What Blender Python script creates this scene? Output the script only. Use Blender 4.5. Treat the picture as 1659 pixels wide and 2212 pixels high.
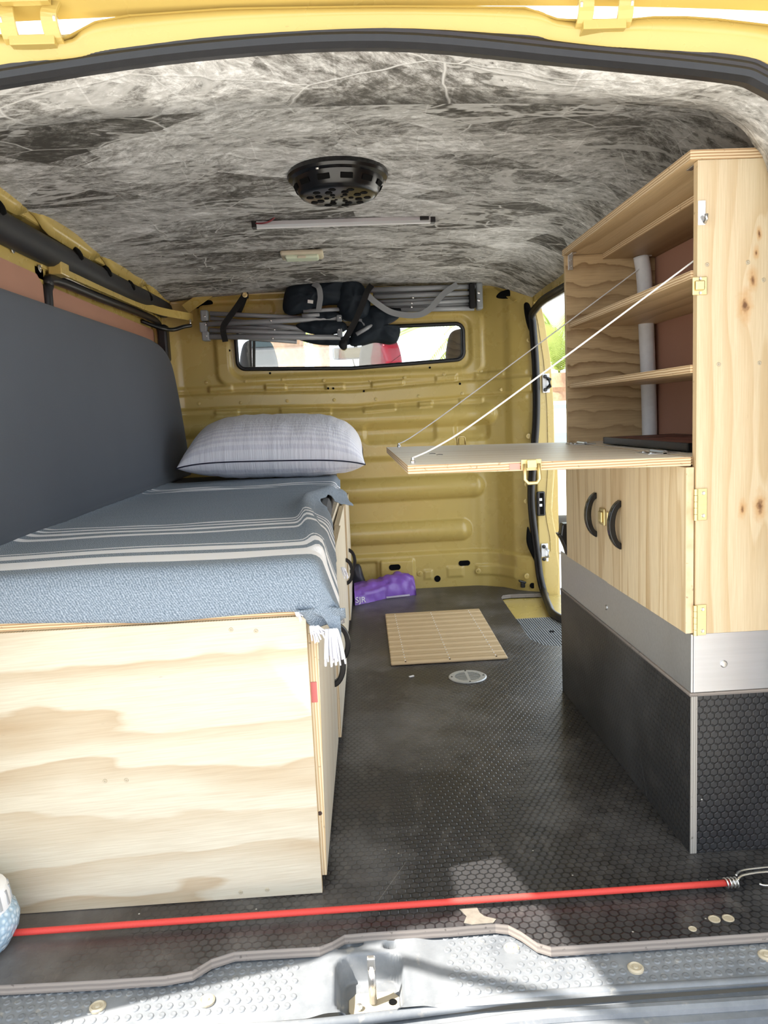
import bpy, bmesh, math, random
import numpy as np
from mathutils import Vector, Matrix, noise as mnoise

# ---------------------------------------------------------------- clear
for o in list(bpy.data.objects):
    bpy.data.objects.remove(o, do_unlink=True)
SC = bpy.context.scene
COL = SC.collection
random.seed(7)

# ---------------------------------------------------------------- camera
cam_data = bpy.data.cameras.new('camera')
cam_data.sensor_fit = 'VERTICAL'
cam_data.sensor_height = 36.0
cam_data.sensor_width = 27.0
cam_data.lens = 1650.0 / 2212.0 * 36.0
cam_data.clip_start = 0.02
cam_data.clip_end = 500
cam = bpy.data.objects.new('camera', cam_data)
COL.objects.link(cam)
R_ = Vector((0.99796521, -0.0439635, -0.04618054))
U_ = Vector((0.05132894, 0.12426827, 0.99092015))
F_ = Vector((0.03782554, 0.99127423, -0.12627201))
cam.matrix_world = Matrix(((R_.x, U_.x, -F_.x, 0), (R_.y, U_.y, -F_.y, 0), (R_.z, U_.z, -F_.z, 0.78), (0, 0, 0, 1)))
SC.camera = cam

# ---------------------------------------------------------------- sky, sun, exposure
SKY = 1.0
SUN = 5.0
EXPOSURE = 1.70
w = bpy.data.worlds.new('sky'); SC.world = w
w.use_nodes = True
bg = w.node_tree.nodes['Background']
bg.inputs['Color'].default_value = (0.80, 0.905, 1.0, 1)
bg.inputs['Strength'].default_value = SKY
sun_data = bpy.data.lights.new('sun', 'SUN')
sun_data.energy = SUN
sun_data.angle = math.radians(0.6)
sun_data.color = (1.0, 0.95, 0.86)
sun = bpy.data.objects.new('sun', sun_data)
COL.objects.link(sun)
sun.rotation_euler = Vector((0.57, 0.13, -0.81)).to_track_quat('-Z', 'Y').to_euler()
vs = SC.view_settings
vs.view_transform = 'Standard'; vs.look = 'None'; vs.gamma = 1.0
vs.use_curve_mapping = False
vs.exposure = EXPOSURE

# ---------------------------------------------------------------- node helpers
class NT:
    def __init__(self, name):
        self.m = bpy.data.materials.new(name)
        self.m.use_nodes = True
        self.t = self.m.node_tree
        self.bsdf = self.t.nodes['Principled BSDF']
    def n(self, typ, _props=None, **ins):
        nd = self.t.nodes.new('ShaderNode' + typ)
        for k, v in (_props or {}).items():
            setattr(nd, k, v)
        for k, v in ins.items():
            key = int(k[1:]) if k[0] == 'i' and k[1:].isdigit() else k.replace('_', ' ')
            self.set(nd.inputs[key], v)
        return nd
    def set(self, sock, v):
        if isinstance(v, bpy.types.Node):
            v = v.outputs[0]
        if isinstance(v, bpy.types.NodeSocket):
            self.t.links.new(v, sock)
        else:
            if sock.type == 'RGBA' and len(v) == 3:
                v = (*v, 1)
            sock.default_value = v
    def math(self, op, a, b=0.0, c=0.0, clamp=False):
        return self.n('Math', {'operation': op, 'use_clamp': clamp}, i0=a, i1=b, i2=c).outputs[0]
    def vmath(self, op, a, b=(0, 0, 0)):
        nd = self.n('VectorMath', {'operation': op}, i0=a, i1=b)
        return nd.outputs[1] if op in ('LENGTH', 'DOT_PRODUCT', 'DISTANCE') else nd.outputs[0]
    def mix(self, f, a, b, mode='MIX'):
        nd = self.t.nodes.new('ShaderNodeMix')
        nd.data_type = 'RGBA'; nd.blend_type = mode
        self.set(nd.inputs[0], f); self.set(nd.inputs[6], a); self.set(nd.inputs[7], b)
        return nd.outputs[2]
    def ramp(self, f, stops, interp='LINEAR'):
        nd = self.t.nodes.new('ShaderNodeValToRGB')
        cr = nd.color_ramp; cr.interpolation = interp
        while len(cr.elements) < len(stops):
            cr.elements.new(0.5)
        for e, (p, c) in zip(cr.elements, stops):
            e.position = p
            e.color = (c, c, c, 1) if isinstance(c, (int, float)) else (*c, 1)
        self.set(nd.inputs[0], f)
        return nd.outputs[0]
    def noise(self, vec, scale, detail=4, rough=0.55, dist=0.0):
        return self.n('TexNoise', None, Vector=vec, Scale=scale, Detail=detail, Roughness=rough, Distortion=dist).outputs[0]
    def pos(self):
        return self.n('NewGeometry').outputs['Position']
    def sep(self, v):
        s = self.n('SeparateXYZ', None, i0=v)
        return s.outputs[0], s.outputs[1], s.outputs[2]
    def comb(self, a, b, c=0.0):
        return self.n('CombineXYZ', None, i0=a, i1=b, i2=c).outputs[0]
    def bump(self, h, strength=0.3, dist=0.002):
        nd = self.n('Bump', None, Strength=strength, Distance=dist, Height=h)
        self.t.links.new(nd.outputs[0], self.bsdf.inputs['Normal'])
    def out(self, color=None, rough=None, metal=None, spec=None, **kw):
        b = self.bsdf.inputs
        if color is not None: self.set(b['Base Color'], color)
        if rough is not None: self.set(b['Roughness'], rough)
        if metal is not None: self.set(b['Metallic'], metal)
        if spec is not None: self.set(b['Specular IOR Level'], spec)
        for k, v in kw.items():
            self.set(b[k.replace('_', ' ')], v)
        return self.m

def plain(name, col, rough=0.5, metal=0.0, spec=0.5, var=0.08, scale=30.0, bump=0.0, **kw):
    t = NT(name)
    p = t.pos()
    nz = t.noise(p, scale, 3)
    a = tuple(max(0, c * (1 - var)) for c in col); b = tuple(min(1, c * (1 + var)) for c in col)
    c = t.mix(nz, a, b)
    if bump:
        t.bump(t.noise(p, scale * 8, 3), bump, 0.001)
    return t.out(c, rough, metal, spec, **kw)

def paint(name, col, rough=0.24):
    t = NT(name)
    p = t.pos()
    big = t.noise(p, 2.2, 4)
    c = t.mix(t.ramp(big, [(0.35, 0.0), (0.7, 1.0)]), tuple(x * 0.93 for x in col), tuple(min(1, x * 1.05) for x in col))
    sc = t.noise(t.vmath('MULTIPLY', p, (60, 60, 200)), 1.0, 2)
    c = t.mix(t.ramp(sc, [(0.76, 0.0), (0.80, 0.35)]), c, tuple(x * 0.55 for x in col))
    rg = t.math('MULTIPLY_ADD', t.noise(p, 9, 4), 0.2, rough - 0.06)
    t.bump(t.noise(p, 9, 2), 0.05, 0.004)
    return t.out(c, rg, 0.0, 0.5, Coat_Weight=0.25, Coat_Roughness=0.12)

AX3 = {'x': 0, 'y': 1, 'z': 2}
def ply(name, grain, across, freq, pale, tan, seed=0.0, warp=1.2, gscale=0.9, sharp=0.9, amount=1.0, knots=(), slant=0.0, midw=0.30, irr=1.6, rough=0.5):
    """rotary cut plywood: wavy tan bands fading on one side, sharp on the other"""
    t = NT(name)
    s = t.sep(t.pos())
    g, a = s[AX3[grain]], s[AX3[across]]
    a = t.math('MULTIPLY_ADD', g, slant, a)
    low = t.noise(t.comb(t.math('MULTIPLY', g, gscale), t.math('MULTIPLY', a, 2.6), seed), 1.6, 3, 0.5)
    mid = t.noise(t.comb(t.math('MULTIPLY', g, gscale * 5), t.math('MULTIPLY', a, 18), seed + 5), 1.0, 4, 0.6)
    h = t.math('MULTIPLY', a, freq)
    h = t.math('MULTIPLY_ADD', low, warp, h)
    h = t.math('MULTIPLY_ADD', mid, midw, h)
    h = t.math('MULTIPLY_ADD', t.noise(t.comb(t.math('MULTIPLY', g, 0.3), t.math('MULTIPLY', a, 7), seed + 2), 1.0, 3, 0.6), irr, h)
    for (ka, kg, kr) in knots:      # growth rings bend around a knot
        dx = t.math('MULTIPLY', t.math('SUBTRACT', g, kg), 0.35 / kr)
        dy = t.math('MULTIPLY', t.math('SUBTRACT', a, ka), 1.0 / kr)
        d2 = t.math('MULTIPLY_ADD', dx, dx, t.math('MULTIPLY', dy, dy))
        k = t.math('DIVIDE', 0.5, t.math('ADD', d2, 1.0))
        h = t.math('ADD', h, k)
    f = t.math('FRACT', t.math('ADD', h, seed))
    band = t.ramp(f, [(0.0, 0.0), (0.28, 0.03), (0.62, 0.55), (sharp, 1.0), (min(0.995, sharp + 0.06), 0.0)])
    vary = t.ramp(t.noise(t.comb(t.math('MULTIPLY', g, 0.8), t.math('MULTIPLY', a, 5), seed + 9), 1.5, 2), [(0.3, 0.35), (0.65, 1.0)])
    band = t.math('MULTIPLY', t.math('MULTIPLY', band, vary), amount)
    col = t.mix(band, pale, tan)
    fib = t.noise(t.comb(t.math('MULTIPLY', g, 14), t.math('MULTIPLY', a, 420), seed), 1.0, 3, 0.6)
    col = t.mix(t.ramp(fib, [(0.35, 0.0), (0.7, 0.30)]), col, tuple(x * 0.78 for x in tan))
    fleck = t.noise(t.comb(t.math('MULTIPLY', g, 30), t.math('MULTIPLY', a, 300), seed + 3), 1.0, 1)
    col = t.mix(t.ramp(fleck, [(0.80, 0.0), (0.84, 0.6)]), col, tuple(x * 0.45 for x in tan))
    for (ka, kg, kr) in knots:
        dx = t.math('MULTIPLY', t.math('SUBTRACT', g, kg), 0.42 / kr)
        dy = t.math('MULTIPLY', t.math('SUBTRACT', a, ka), 1.0 / kr)
        wob = t.math('MULTIPLY_ADD', t.noise(t.comb(g, a, 2.0), 60, 3), 0.9, -0.45)
        d = t.math('ADD', t.math('SQRT', t.math('MULTIPLY_ADD', dx, dx, t.math('MULTIPLY', dy, dy))), wob)
        halo = t.ramp(d, [(0.15, 0.7), (0.8, 0.0)])
        col = t.mix(halo, col, (0.50, 0.26, 0.09))
        core = t.ramp(d, [(0.02, 0.9), (0.28, 0.0)])
        col = t.mix(core, col, (0.13, 0.06, 0.03))
    t.bump(t.math('ADD', fib, t.math('MULTIPLY', band, 0.3)), 0.15, 0.0008)
    return t.out(col, rough, 0, 0.35)

def ply_edge(name, axis='z', n=260.0, a=(0.72, 0.56, 0.36), b=(0.40, 0.25, 0.13)):
    t = NT(name)
    p = t.pos(); s = t.sep(p)
    wv = t.math('SINE', t.math('MULTIPLY_ADD', t.noise(p, 20, 3), 2.5, t.math('MULTIPLY', s[AX3[axis]], n * 2 * math.pi)))
    m = t.ramp(t.math('MULTIPLY_ADD', wv, 0.5, 0.5), [(0.25, 0.0), (0.75, 1.0)])
    c = t.mix(m, a, b)
    sp = t.noise(p, 120, 2)
    c = t.mix(t.ramp(sp, [(0.66, 0.0), (0.74, 0.6)]), c, tuple(x * 0.3 for x in b))
    return t.out(c, 0.65, 0, 0.3)

def hexnodes(t, u, v, size):
    """distance to the centre of a hexagonal cell: 0 centre, 0.5 edge"""
    p = t.comb(t.math('DIVIDE', u, size), t.math('DIVIDE', v, size), 0.0)
    p = t.vmath('ADD', p, (200.0, 173.2, 0))
    r = (1.0, 1.7320508, 1.0); h = (0.5, 0.8660254, 0.5)
    a = t.vmath('SUBTRACT', t.vmath('MODULO', p, r), h)
    b = t.vmath('SUBTRACT', t.vmath('MODULO', t.vmath('SUBTRACT', p, h), r), h)
    a = t.vmath('MULTIPLY', a, (1, 1, 0)); b = t.vmath('MULTIPLY', b, (1, 1, 0))
    la = t.vmath('LENGTH', a); lb = t.vmath('LENGTH', b)
    pick = t.math('LESS_THAN', la, lb)
    g = t.vmath('ABSOLUTE', t.mix(pick, b, a))
    gs = t.sep(g)
    return t.math('MAXIMUM', gs[0], t.vmath('DOT_PRODUCT', g, (0.5, 0.8660254, 0)))

def hexply(name, u, v, size, cell, line, dust=0.35, worn=True, rough=0.42, seed=0.0, br=0.5):
    t = NT(name)
    p = t.pos(); s = t.sep(p)
    d = hexnodes(t, s[AX3[u]], s[AX3[v]], size)
    edge = t.ramp(d, [(0.36, 0.0), (0.46, 1.0)])
    big = t.noise(t.vmath('ADD', p, (seed, 0, 0)), 3.2, 5, 0.6)
    if worn:
        wear = t.ramp(t.math('ADD', big, t.math('MULTIPLY', s[0], -0.30)), [(0.54, 0.0), (0.70, 1.0)])
    else:
        wear = t.ramp(big, [(0.62, 0.0), (0.8, 0.5)])
    edgew = t.math('MULTIPLY', edge, t.math('SUBTRACT', 1.0, t.math('MULTIPLY', wear, 0.9)))
    col = t.mix(edgew, cell, line)
    col = t.mix(t.math('MULTIPLY', wear, 0.5), col, tuple(c * x for c, x in zip(cell, (1.75, 1.45, 1.2))))
    du = t.ramp(t.noise(t.vmath('ADD', p, (3 + seed, 1, 0)), 2.3, 7, 0.65), [(0.48, 0.0), (0.75, dust)])
    col = t.mix(du, col, (0.34, 0.33, 0.33))
    sm = t.ramp(t.noise(t.vmath('MULTIPLY', p, (3.5, 1.4, 2)), 7, 6, 0.7), [(0.55, 0.0), (0.72, dust * 0.7)])
    col = t.mix(sm, col, (0.22, 0.20, 0.185))
    spk = t.n('TexVoronoi', {'feature': 'F1'}, Vector=p, Scale=42.0)
    keep = t.math('GREATER_THAN', t.sep(spk.outputs['Color'])[0], 0.90)
    dot = t.math('MULTIPLY', t.ramp(spk.outputs['Distance'], [(0.05, 1.0), (0.075, 0.0)]), keep)
    col = t.mix(t.math('MULTIPLY', dot, 0.8), col, (0.62, 0.60, 0.55))
    for ang, sc_ in ((0.5, (1.6, 260, 1)), (-1.1, (2.2, 330, 1))):      # straight fine scratches
        q = t.n('VectorRotate', {'rotation_type': 'Z_AXIS'}, Vector=t.comb(s[AX3[u]], s[AX3[v]], seed), Angle=ang).outputs[0]
        ln = t.noise(t.vmath('MULTIPLY', q, sc_), 1.0, 1, 0.3)
        col = t.mix(t.ramp(ln, [(0.80, 0.0), (0.83, 0.4)]), col, (0.42, 0.41, 0.40))
    t.bump(t.math('SUBTRACT', 1.0, edgew), br, 0.0012)
    rg = t.math('MULTIPLY_ADD', t.noise(p, 5, 5), 0.25, rough - 0.1)
    return t.out(col, rg, 0, 0.5)

def ceiling_fabric(name):
    """crinkled foil-paper liner: patches of brushed strokes, each patch with its own lightness and direction"""
    t = NT(name)
    p = t.pos()
    warp = t.n('TexNoise', None, Vector=p, Scale=4.5, Detail=4.0)
    wv = t.vmath('SUBTRACT', warp.outputs[1], (0.5, 0.5, 0.5))
    pw_ = t.vmath('ADD', p, t.vmath('MULTIPLY', wv, (0.09, 0.06, 0.05)))
    def layer(scale, off):
        c = t.n('TexVoronoi', {'feature': 'F1'}, Vector=t.vmath('ADD', t.vmath('MULTIPLY', pw_, scale), off), Scale=1.0)
        r = t.sep(c.outputs['Color'])
        ang = t.math('MULTIPLY_ADD', r[0], 1.8, -0.9)
        q = t.n('VectorRotate', {'rotation_type': 'Z_AXIS'}, Vector=pw_, Angle=ang).outputs[0]
        st = t.noise(t.vmath('ADD', t.vmath('MULTIPLY', q, (26, 58, 30)), c.outputs['Color']), 1.0, 9, 0.80, 0.25)
        return r[1], st
    l1, s1 = layer((3.4, 6.5, 5.0), (0, 0, 0))
    l2, s2 = layer((7.0, 12.0, 8.0), (3.3, 1.7, 0))
    light = t.math('MULTIPLY_ADD', l1, 0.62, t.math('MULTIPLY', l2, 0.38))
    st = t.math('MULTIPLY_ADD', s1, 0.6, t.math('MULTIPLY', s2, 0.4))
    big = t.noise(p, 2.6, 4, 0.6)
    val = t.math('ADD', t.math('MULTIPLY_ADD', light, 0.80, -0.16), t.math('MULTIPLY_ADD', st, 3.6, -1.63))
    val = t.math('ADD', val, t.math('MULTIPLY_ADD', big, 0.9, -0.38), clamp=True)
    # pale torn streaks and crisp creases
    n3 = t.noise(t.vmath('MULTIPLY', pw_, (2.4, 5.5, 3.0)), 1.0, 5, 0.62, 0.5)
    band = t.ramp(t.math('ABSOLUTE', t.math('SUBTRACT', n3, 0.46)), [(0.0, 0.85), (0.020, 0.75), (0.034, 0.0)])
    val = t.math('MAXIMUM', val, t.math('MULTIPLY', band, t.math('MULTIPLY_ADD', s1, 0.7, 0.45)))
    vor = t.n('TexVoronoi', {'feature': 'DISTANCE_TO_EDGE'}, Vector=t.vmath('MULTIPLY', t.vmath('ADD', p, t.vmath('MULTIPLY', wv, (0.10, 0.05, 0.1))), (4.0, 9.0, 5.0)), Scale=1.0)
    cr = t.ramp(vor.outputs[0], [(0.0, 1.0), (0.010, 0.6), (0.020, 0.0)])
    val = t.math('MAXIMUM', val, t.math('MULTIPLY', cr, 0.78))
    br = t.n('TexBrick', None, Vector=t.vmath('MULTIPLY', t.vmath('ADD', p, t.vmath('MULTIPLY', wv, (0.02, 0.02, 0.0))), (1, 1, 1)), Scale=1.0, Mortar_Size=0.0016, Brick_Width=0.34, Row_Height=0.115)
    seam_ = br.outputs['Fac']
    val = t.math('ADD', val, t.math('MULTIPLY', seam_, 0.10), clamp=True)
    col = t.ramp(val, [(0.0, (0.060, 0.056, 0.050)), (0.28, (0.150, 0.143, 0.132)), (0.58, (0.40, 0.392, 0.38)), (1.0, (0.80, 0.795, 0.79))])
    t.bump(t.math('ADD', t.math('ADD', val, t.math('MULTIPLY', cr, 1.2)), t.math('MULTIPLY', seam_, 0.8)), 0.30, 0.004)
    return t.out(col, 0.7, 0, 0.3)

def fabric(name, col, col2, scale=700.0, rough=0.85, bump=0.3, sheen=0.0):
    t = NT(name)
    p = t.pos()
    wv = t.noise(p, scale, 2, 0.6)
    big = t.noise(p, 5, 3)
    c = t.mix(t.math('MULTIPLY_ADD', big, 0.35, t.math('MULTIPLY', wv, 0.65)), col, col2)
    t.bump(wv, bump, 0.0008)
    return t.out(c, rough, 0, 0.25, Sheen_Weight=sheen)

def metal(name, col, rough=0.32, scale=(4, 160, 160), var=0.2):
    t = NT(name)
    p = t.pos()
    nz = t.noise(t.vmath('MULTIPLY', p, scale), 1.0, 4, 0.6)
    c = t.mix(nz, tuple(x * (1 - var) for x in col), col)
    bl = t.noise(p, 8, 4)
    return t.out(c, t.math('MULTIPLY_ADD', bl, 0.25, rough - 0.1), 0.9, 0.5)

# ---------------------------------------------------------------- materials
M = {}
YEL = (0.50, 0.37, 0.112)
M['yellow'] = paint('yellow_van_paint', YEL)
M['ceil'] = ceiling_fabric('crinkled_liner_fabric')
M['floor'] = hexply('floor_hex_film', 'x', 'y', 0.0150, (0.036, 0.035, 0.037), (0.008, 0.008, 0.009), 0.42, True, 0.34)
M['hex_near'] = hexply('black_hex_film_end', 'x', 'z', 0.0130, (0.024, 0.025, 0.028), (0.007, 0.007, 0.008), 0.10, False, 0.36, 4.0)
M['hex_side'] = hexply('black_hex_film_side', 'y', 'z', 0.0130, (0.024, 0.024, 0.026), (0.012, 0.012, 0.013), 0.16, False, 0.40, 8.0, 0.3)
CREAM = (0.80, 0.68, 0.47); TAN = (0.60, 0.42, 0.22)
M['ply_end'] = ply('pine_ply_bed_end', 'x', 'z', 11.0, (0.56, 0.51, 0.41), (0.40, 0.30, 0.19), 0.3, 3.4, 0.9, 0.88, 1.0, slant=-0.05)
M['ply_side'] = ply('pine_ply_bed_doors', 'z', 'y', 9.0, (0.74, 0.66, 0.53), (0.62, 0.50, 0.36), 1.7, 1.0, 0.8, 0.9, 0.7)
M['ply_cab'] = ply('pine_ply_cabinet_end', 'z', 'x', 14.0, (0.64, 0.525, 0.355), (0.49, 0.34, 0.175), 2.1, 2.6, 0.6, 0.86, 0.9, irr=4.5,
                   knots=((0.634, 0.925, 0.020), (0.655, 1.035, 0.007), (0.651, 1.005, 0.008), (0.646, 0.965, 0.013), (0.634, 0.600, 0.011), (0.664, 0.602, 0.018)))
M['ply_door'] = ply('pine_ply_cabinet_doors', 'z', 'y', 9.0, (0.80, 0.65, 0.43), (0.50, 0.32, 0.14), 3.7, 2.2, 0.35, 0.80, 1.0, midw=0.5, irr=9.0)
M['ply_in'] = ply('pine_ply_inside_shade', 'x', 'z', 26.0, (0.50, 0.35, 0.19), (0.20, 0.11, 0.045), 5.2, 4.2, 2.0, 0.78, 1.0, midw=0.9)  # darker pine: the shade inside the cabinet is put into the wood colour
M['ply_shelf'] = ply('pine_ply_shelf', 'y', 'x', 16.0, (0.64, 0.47, 0.27), (0.38, 0.235, 0.105), 6.4, 2.6, 0.6, 0.85, 0.9)
M['ply_table'] = ply('pine_ply_table', 'x', 'y', 12.0, (0.90, 0.84, 0.74), (0.72, 0.62, 0.51), 7.9, 2.4, 0.5, 0.85, 0.8, rough=0.36)
M['edge'] = ply_edge('ply_edge_layers_z', 'z', 230)
M['edge_y'] = ply_edge('ply_edge_layers_y', 'y', 230)
M['edge_x'] = ply_edge('ply_edge_layers_x', 'x', 230, (0.78, 0.66, 0.46), (0.58, 0.42, 0.24))
M['edge_grey'] = ply_edge('weathered_ply_edge', 'z', 130, (0.27, 0.235, 0.21), (0.19, 0.165, 0.15))
M['edge_greyx'] = ply_edge('weathered_ply_edge_x', 'x', 260, (0.40, 0.38, 0.35), (0.24, 0.22, 0.20))
M['hardboard'] = plain('brown_hardboard', (0.40, 0.205, 0.140), 0.55, var=0.10, scale=6)
M['alu'] = metal('brushed_aluminium', (0.62, 0.63, 0.65), 0.42)
M['steel'] = metal('bright_steel', (0.72, 0.72, 0.72), 0.25)
M['brass'] = metal('brass_plated_steel', (0.80, 0.66, 0.34), 0.34)
M['vent'] = plain('dull_vent_steel', (0.46, 0.46, 0.45), 0.38, 0.35)
M['white_metal'] = plain('white_enamel', (0.80, 0.80, 0.82), 0.35)
M['rubber'] = plain('black_rubber', (0.012, 0.012, 0.014), 0.38, spec=0.5, var=0.3, scale=60, bump=0.15)
M['black'] = plain('black_plastic', (0.010, 0.010, 0.011), 0.30, var=0.2)
M['gloss_black'] = plain('gloss_black_plastic', (0.005, 0.005, 0.006), 0.24, var=0.2)
M['hole'] = plain('hollow_shade_black', (0.004, 0.004, 0.004), 0.9, spec=0.1)  # near-black paint for the shade in uncut openings; thread knots use it too
M['foam_black'] = plain('black_foam_tube', (0.016, 0.017, 0.020), 0.55, var=0.3, scale=40)
M['cushion'] = fabric('charcoal_cushion_cloth', (0.056, 0.064, 0.080), (0.096, 0.108, 0.130), 900, 0.88, 0.15, 0.1)
M['mattress'] = fabric('grey_mattress_cloth', (0.075, 0.075, 0.082), (0.115, 0.115, 0.12), 800, 0.9)
M['tube'] = plain('grey_painted_tube', (0.27, 0.28, 0.30), 0.32, var=0.06, spec=0.6)
M['cap'] = plain('grey_plastic_cap', (0.24, 0.255, 0.27), 0.45)
M['navy'] = fabric('dark_navy_cloth', (0.007, 0.011, 0.017), (0.016, 0.024, 0.034), 500, 0.7, 0.25)
M['web'] = fabric('grey_webbing', (0.20, 0.205, 0.22), (0.27, 0.28, 0.29), 900, 0.8, 0.4)
M['strap'] = fabric('black_webbing', (0.008, 0.008, 0.009), (0.020, 0.019, 0.019), 800, 0.75, 0.4)
M['red_cord'] = fabric('red_bungee_sleeve', (0.50, 0.040, 0.035), (0.66, 0.075, 0.06), 500, 0.55, 0.3)
M['dark_red'] = plain('dark_red_tube', (0.20, 0.03, 0.04), 0.5)
M['white_cord'] = plain('white_cord', (0.78, 0.75, 0.73), 0.6)
M['foam'] = plain('white_foam_pipe', (0.66, 0.65, 0.66), 0.7, var=0.1, scale=80, bump=0.2)
M['purple'] = plain('purple_plastic_bag', (0.20, 0.085, 0.42), 0.32, var=0.25, scale=18, bump=0.2)
M['pouch'] = plain('dark_grey_pouch', (0.030, 0.030, 0.042), 0.42, var=0.4, scale=20)
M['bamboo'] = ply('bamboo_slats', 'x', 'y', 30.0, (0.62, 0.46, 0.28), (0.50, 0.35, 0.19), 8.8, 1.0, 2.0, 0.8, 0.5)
M['bamboo_dark'] = ply('bamboo_slats_darker', 'x', 'y', 30.0, (0.50, 0.36, 0.205), (0.41, 0.28, 0.145), 9.6, 1.0, 2.0, 0.8, 0.5)  # darker tone of bamboo for every other slat
M['cream_plastic'] = plain('cream_plastic', (0.62, 0.56, 0.42), 0.4)
M['lens'] = plain('pale_green_lens', (0.66, 0.74, 0.56), 0.3)
M['grey_plastic'] = None
M['yellow_zinc'] = plain('dusty_cream_steel', (0.44, 0.38, 0.28), 0.5, var=0.15, scale=25)
M['seat'] = fabric('dark_seat_cloth', (0.020, 0.021, 0.025), (0.036, 0.038, 0.044), 500, 0.8)
M['mirror'] = plain('mirror_face', (0.35, 0.37, 0.38), 0.08, 1.0)
M['grey_trim'] = plain('grey_cab_trim', (0.16, 0.165, 0.17), 0.6)

def sill_plastic():
    t = NT('dusty_grey_sill_plastic')
    p = t.pos()
    d = t.noise(p, 6, 8, 0.68)
    c = t.mix(t.ramp(d, [(0.35, 0.0), (0.68, 1.0)]), (0.125, 0.135, 0.150), (0.235, 0.245, 0.26))
    f = t.noise(p, 60, 4)
    c = t.mix(t.ramp(f, [(0.62, 0.0), (0.74, 0.4)]), c, (0.40, 0.37, 0.31))
    t.bump(t.noise(p, 300, 2), 0.1, 0.0006)
    return t.out(c, 0.5, 0, 0.4)
M['grey_plastic'] = sill_plastic()

def tread_rubber():
    t = NT('ribbed_step_rubber')
    p = t.pos(); d = t.noise(p, 12, 5)
    c = t.mix(d, (0.15, 0.16, 0.17), (0.25, 0.26, 0.27))
    return t.out(c, 0.6)
M['tread'] = tread_rubber()

def blanket_mat():
    t = NT('grey_blue_striped_cotton')
    uv = t.n('UVMap').outputs[0]
    s = t.sep(uv)
    wob = t.math('MULTIPLY_ADD', t.noise(uv, 5, 2), 0.014, -0.007)
    v = t.math('ADD', s[1], wob)
    lo, hi = 0.9, 3.0
    bands = [(1.236, 1.296), (1.330, 1.372), (1.388, 1.395), (1.548, 1.566), (1.604, 1.622), (1.650, 1.666), (1.694, 1.708), (2.50, 2.52), (2.56, 2.58), (2.62, 2.64)]
    stops = [(0.0, 0.0)]
    for a, b in bands:
        stops += [((a - lo) / (hi - lo), 1.0), ((b - lo) / (hi - lo), 0.0)]
    fac = t.ramp(t.math('DIVIDE', t.math('SUBTRACT', v, lo), hi - lo), stops, 'CONSTANT')
    tw = t.math('SINE', t.math('ADD', t.math('MULTIPLY', s[0], 1500.0), t.math('ADD', t.math('MULTIPLY', s[1], 900.0), t.math('MULTIPLY', t.noise(uv, 60, 2), 14.0))))
    nz = t.noise(t.vmath('MULTIPLY', uv, (260, 420, 1)), 1.0, 3, 0.7)
    weave = t.math('MULTIPLY_ADD', tw, 0.14, t.math('MULTIPLY_ADD', nz, 1.4, -0.2), clamp=True)
    cloth = t.ramp(weave, [(0.15, (0.085, 0.115, 0.150)), (0.5, (0.185, 0.225, 0.275)), (0.9, (0.38, 0.43, 0.50))])
    col = t.mix(fac, cloth, (0.88, 0.87, 0.90))
    t.bump(weave, 0.35, 0.0015)
    return t.out(col, 0.9, 0, 0.15, Sheen_Weight=0.1)
M['blanket'] = blanket_mat()

def pillow_mat():
    t = NT('white_satin_stripe_cotton')
    uv = t.n('UVMap').outputs[0]
    s = t.sep(uv)
    wv = t.math('SINE', t.math('MULTIPLY', s[1], 2 * math.pi * 21))
    f = t.ramp(t.math('MULTIPLY_ADD', wv, 0.5, 0.5), [(0.35, 0.0), (0.65, 1.0)])
    c = t.mix(f, (0.74, 0.74, 0.83), (0.86, 0.86, 0.93))
    wr = t.noise(t.vmath('MULTIPLY', uv, (22, 3.5, 1)), 1.0, 4, 0.6)
    t.bump(wr, 0.5, 0.010)
    rg = t.math('MULTIPLY_ADD', f, -0.15, 0.65)
    return t.out(c, rg, 0, 0.3, Sheen_Weight=0.1)
M['pillow'] = pillow_mat()
M['piping'] = plain('navy_piping', (0.010, 0.012, 0.035), 0.6)

def glass_mat():
    t = NT('window_glass')
    tr = t.n('BsdfTransparent', None, Color=(0.97, 0.98, 0.98))
    gl = t.n('BsdfGlossy', None, Color=(1, 1, 1), Roughness=0.0)
    fr = t.n('Fresnel', None, IOR=1.75)
    mx = t.n('MixShader', None, i0=fr, i1=tr, i2=gl)
    o = t.t.nodes['Material Output']
    t.t.links.new(mx.outputs[0], o.inputs['Surface'])
    return t.m
M['glass'] = glass_mat()

def slab_mat():
    t = NT('mottled_red_brown_slab')
    p = t.pos()
    n = t.noise(p, 45, 5, 0.7)
    c = t.ramp(n, [(0.35, (0.06, 0.028, 0.026)), (0.55, (0.25, 0.10, 0.085)), (0.75, (0.36, 0.17, 0.14))])
    t.bump(n, 0.5, 0.004)
    return t.out(c, 0.6)
M['slab'] = slab_mat()

def jar_mat():
    t = NT('blue_crystal_gel')
    p = t.pos()
    v = t.n('TexVoronoi', None, Vector=p, Scale=140.0)
    c = t.ramp(v.outputs['Distance'], [(0.1, (0.62, 0.72, 0.80)), (0.6, (0.30, 0.42, 0.54))])
    t.bump(v.outputs['Distance'], 0.5, 0.003)
    return t.out(c, 0.15, 0, 0.6)
M['jar'] = jar_mat()

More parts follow.
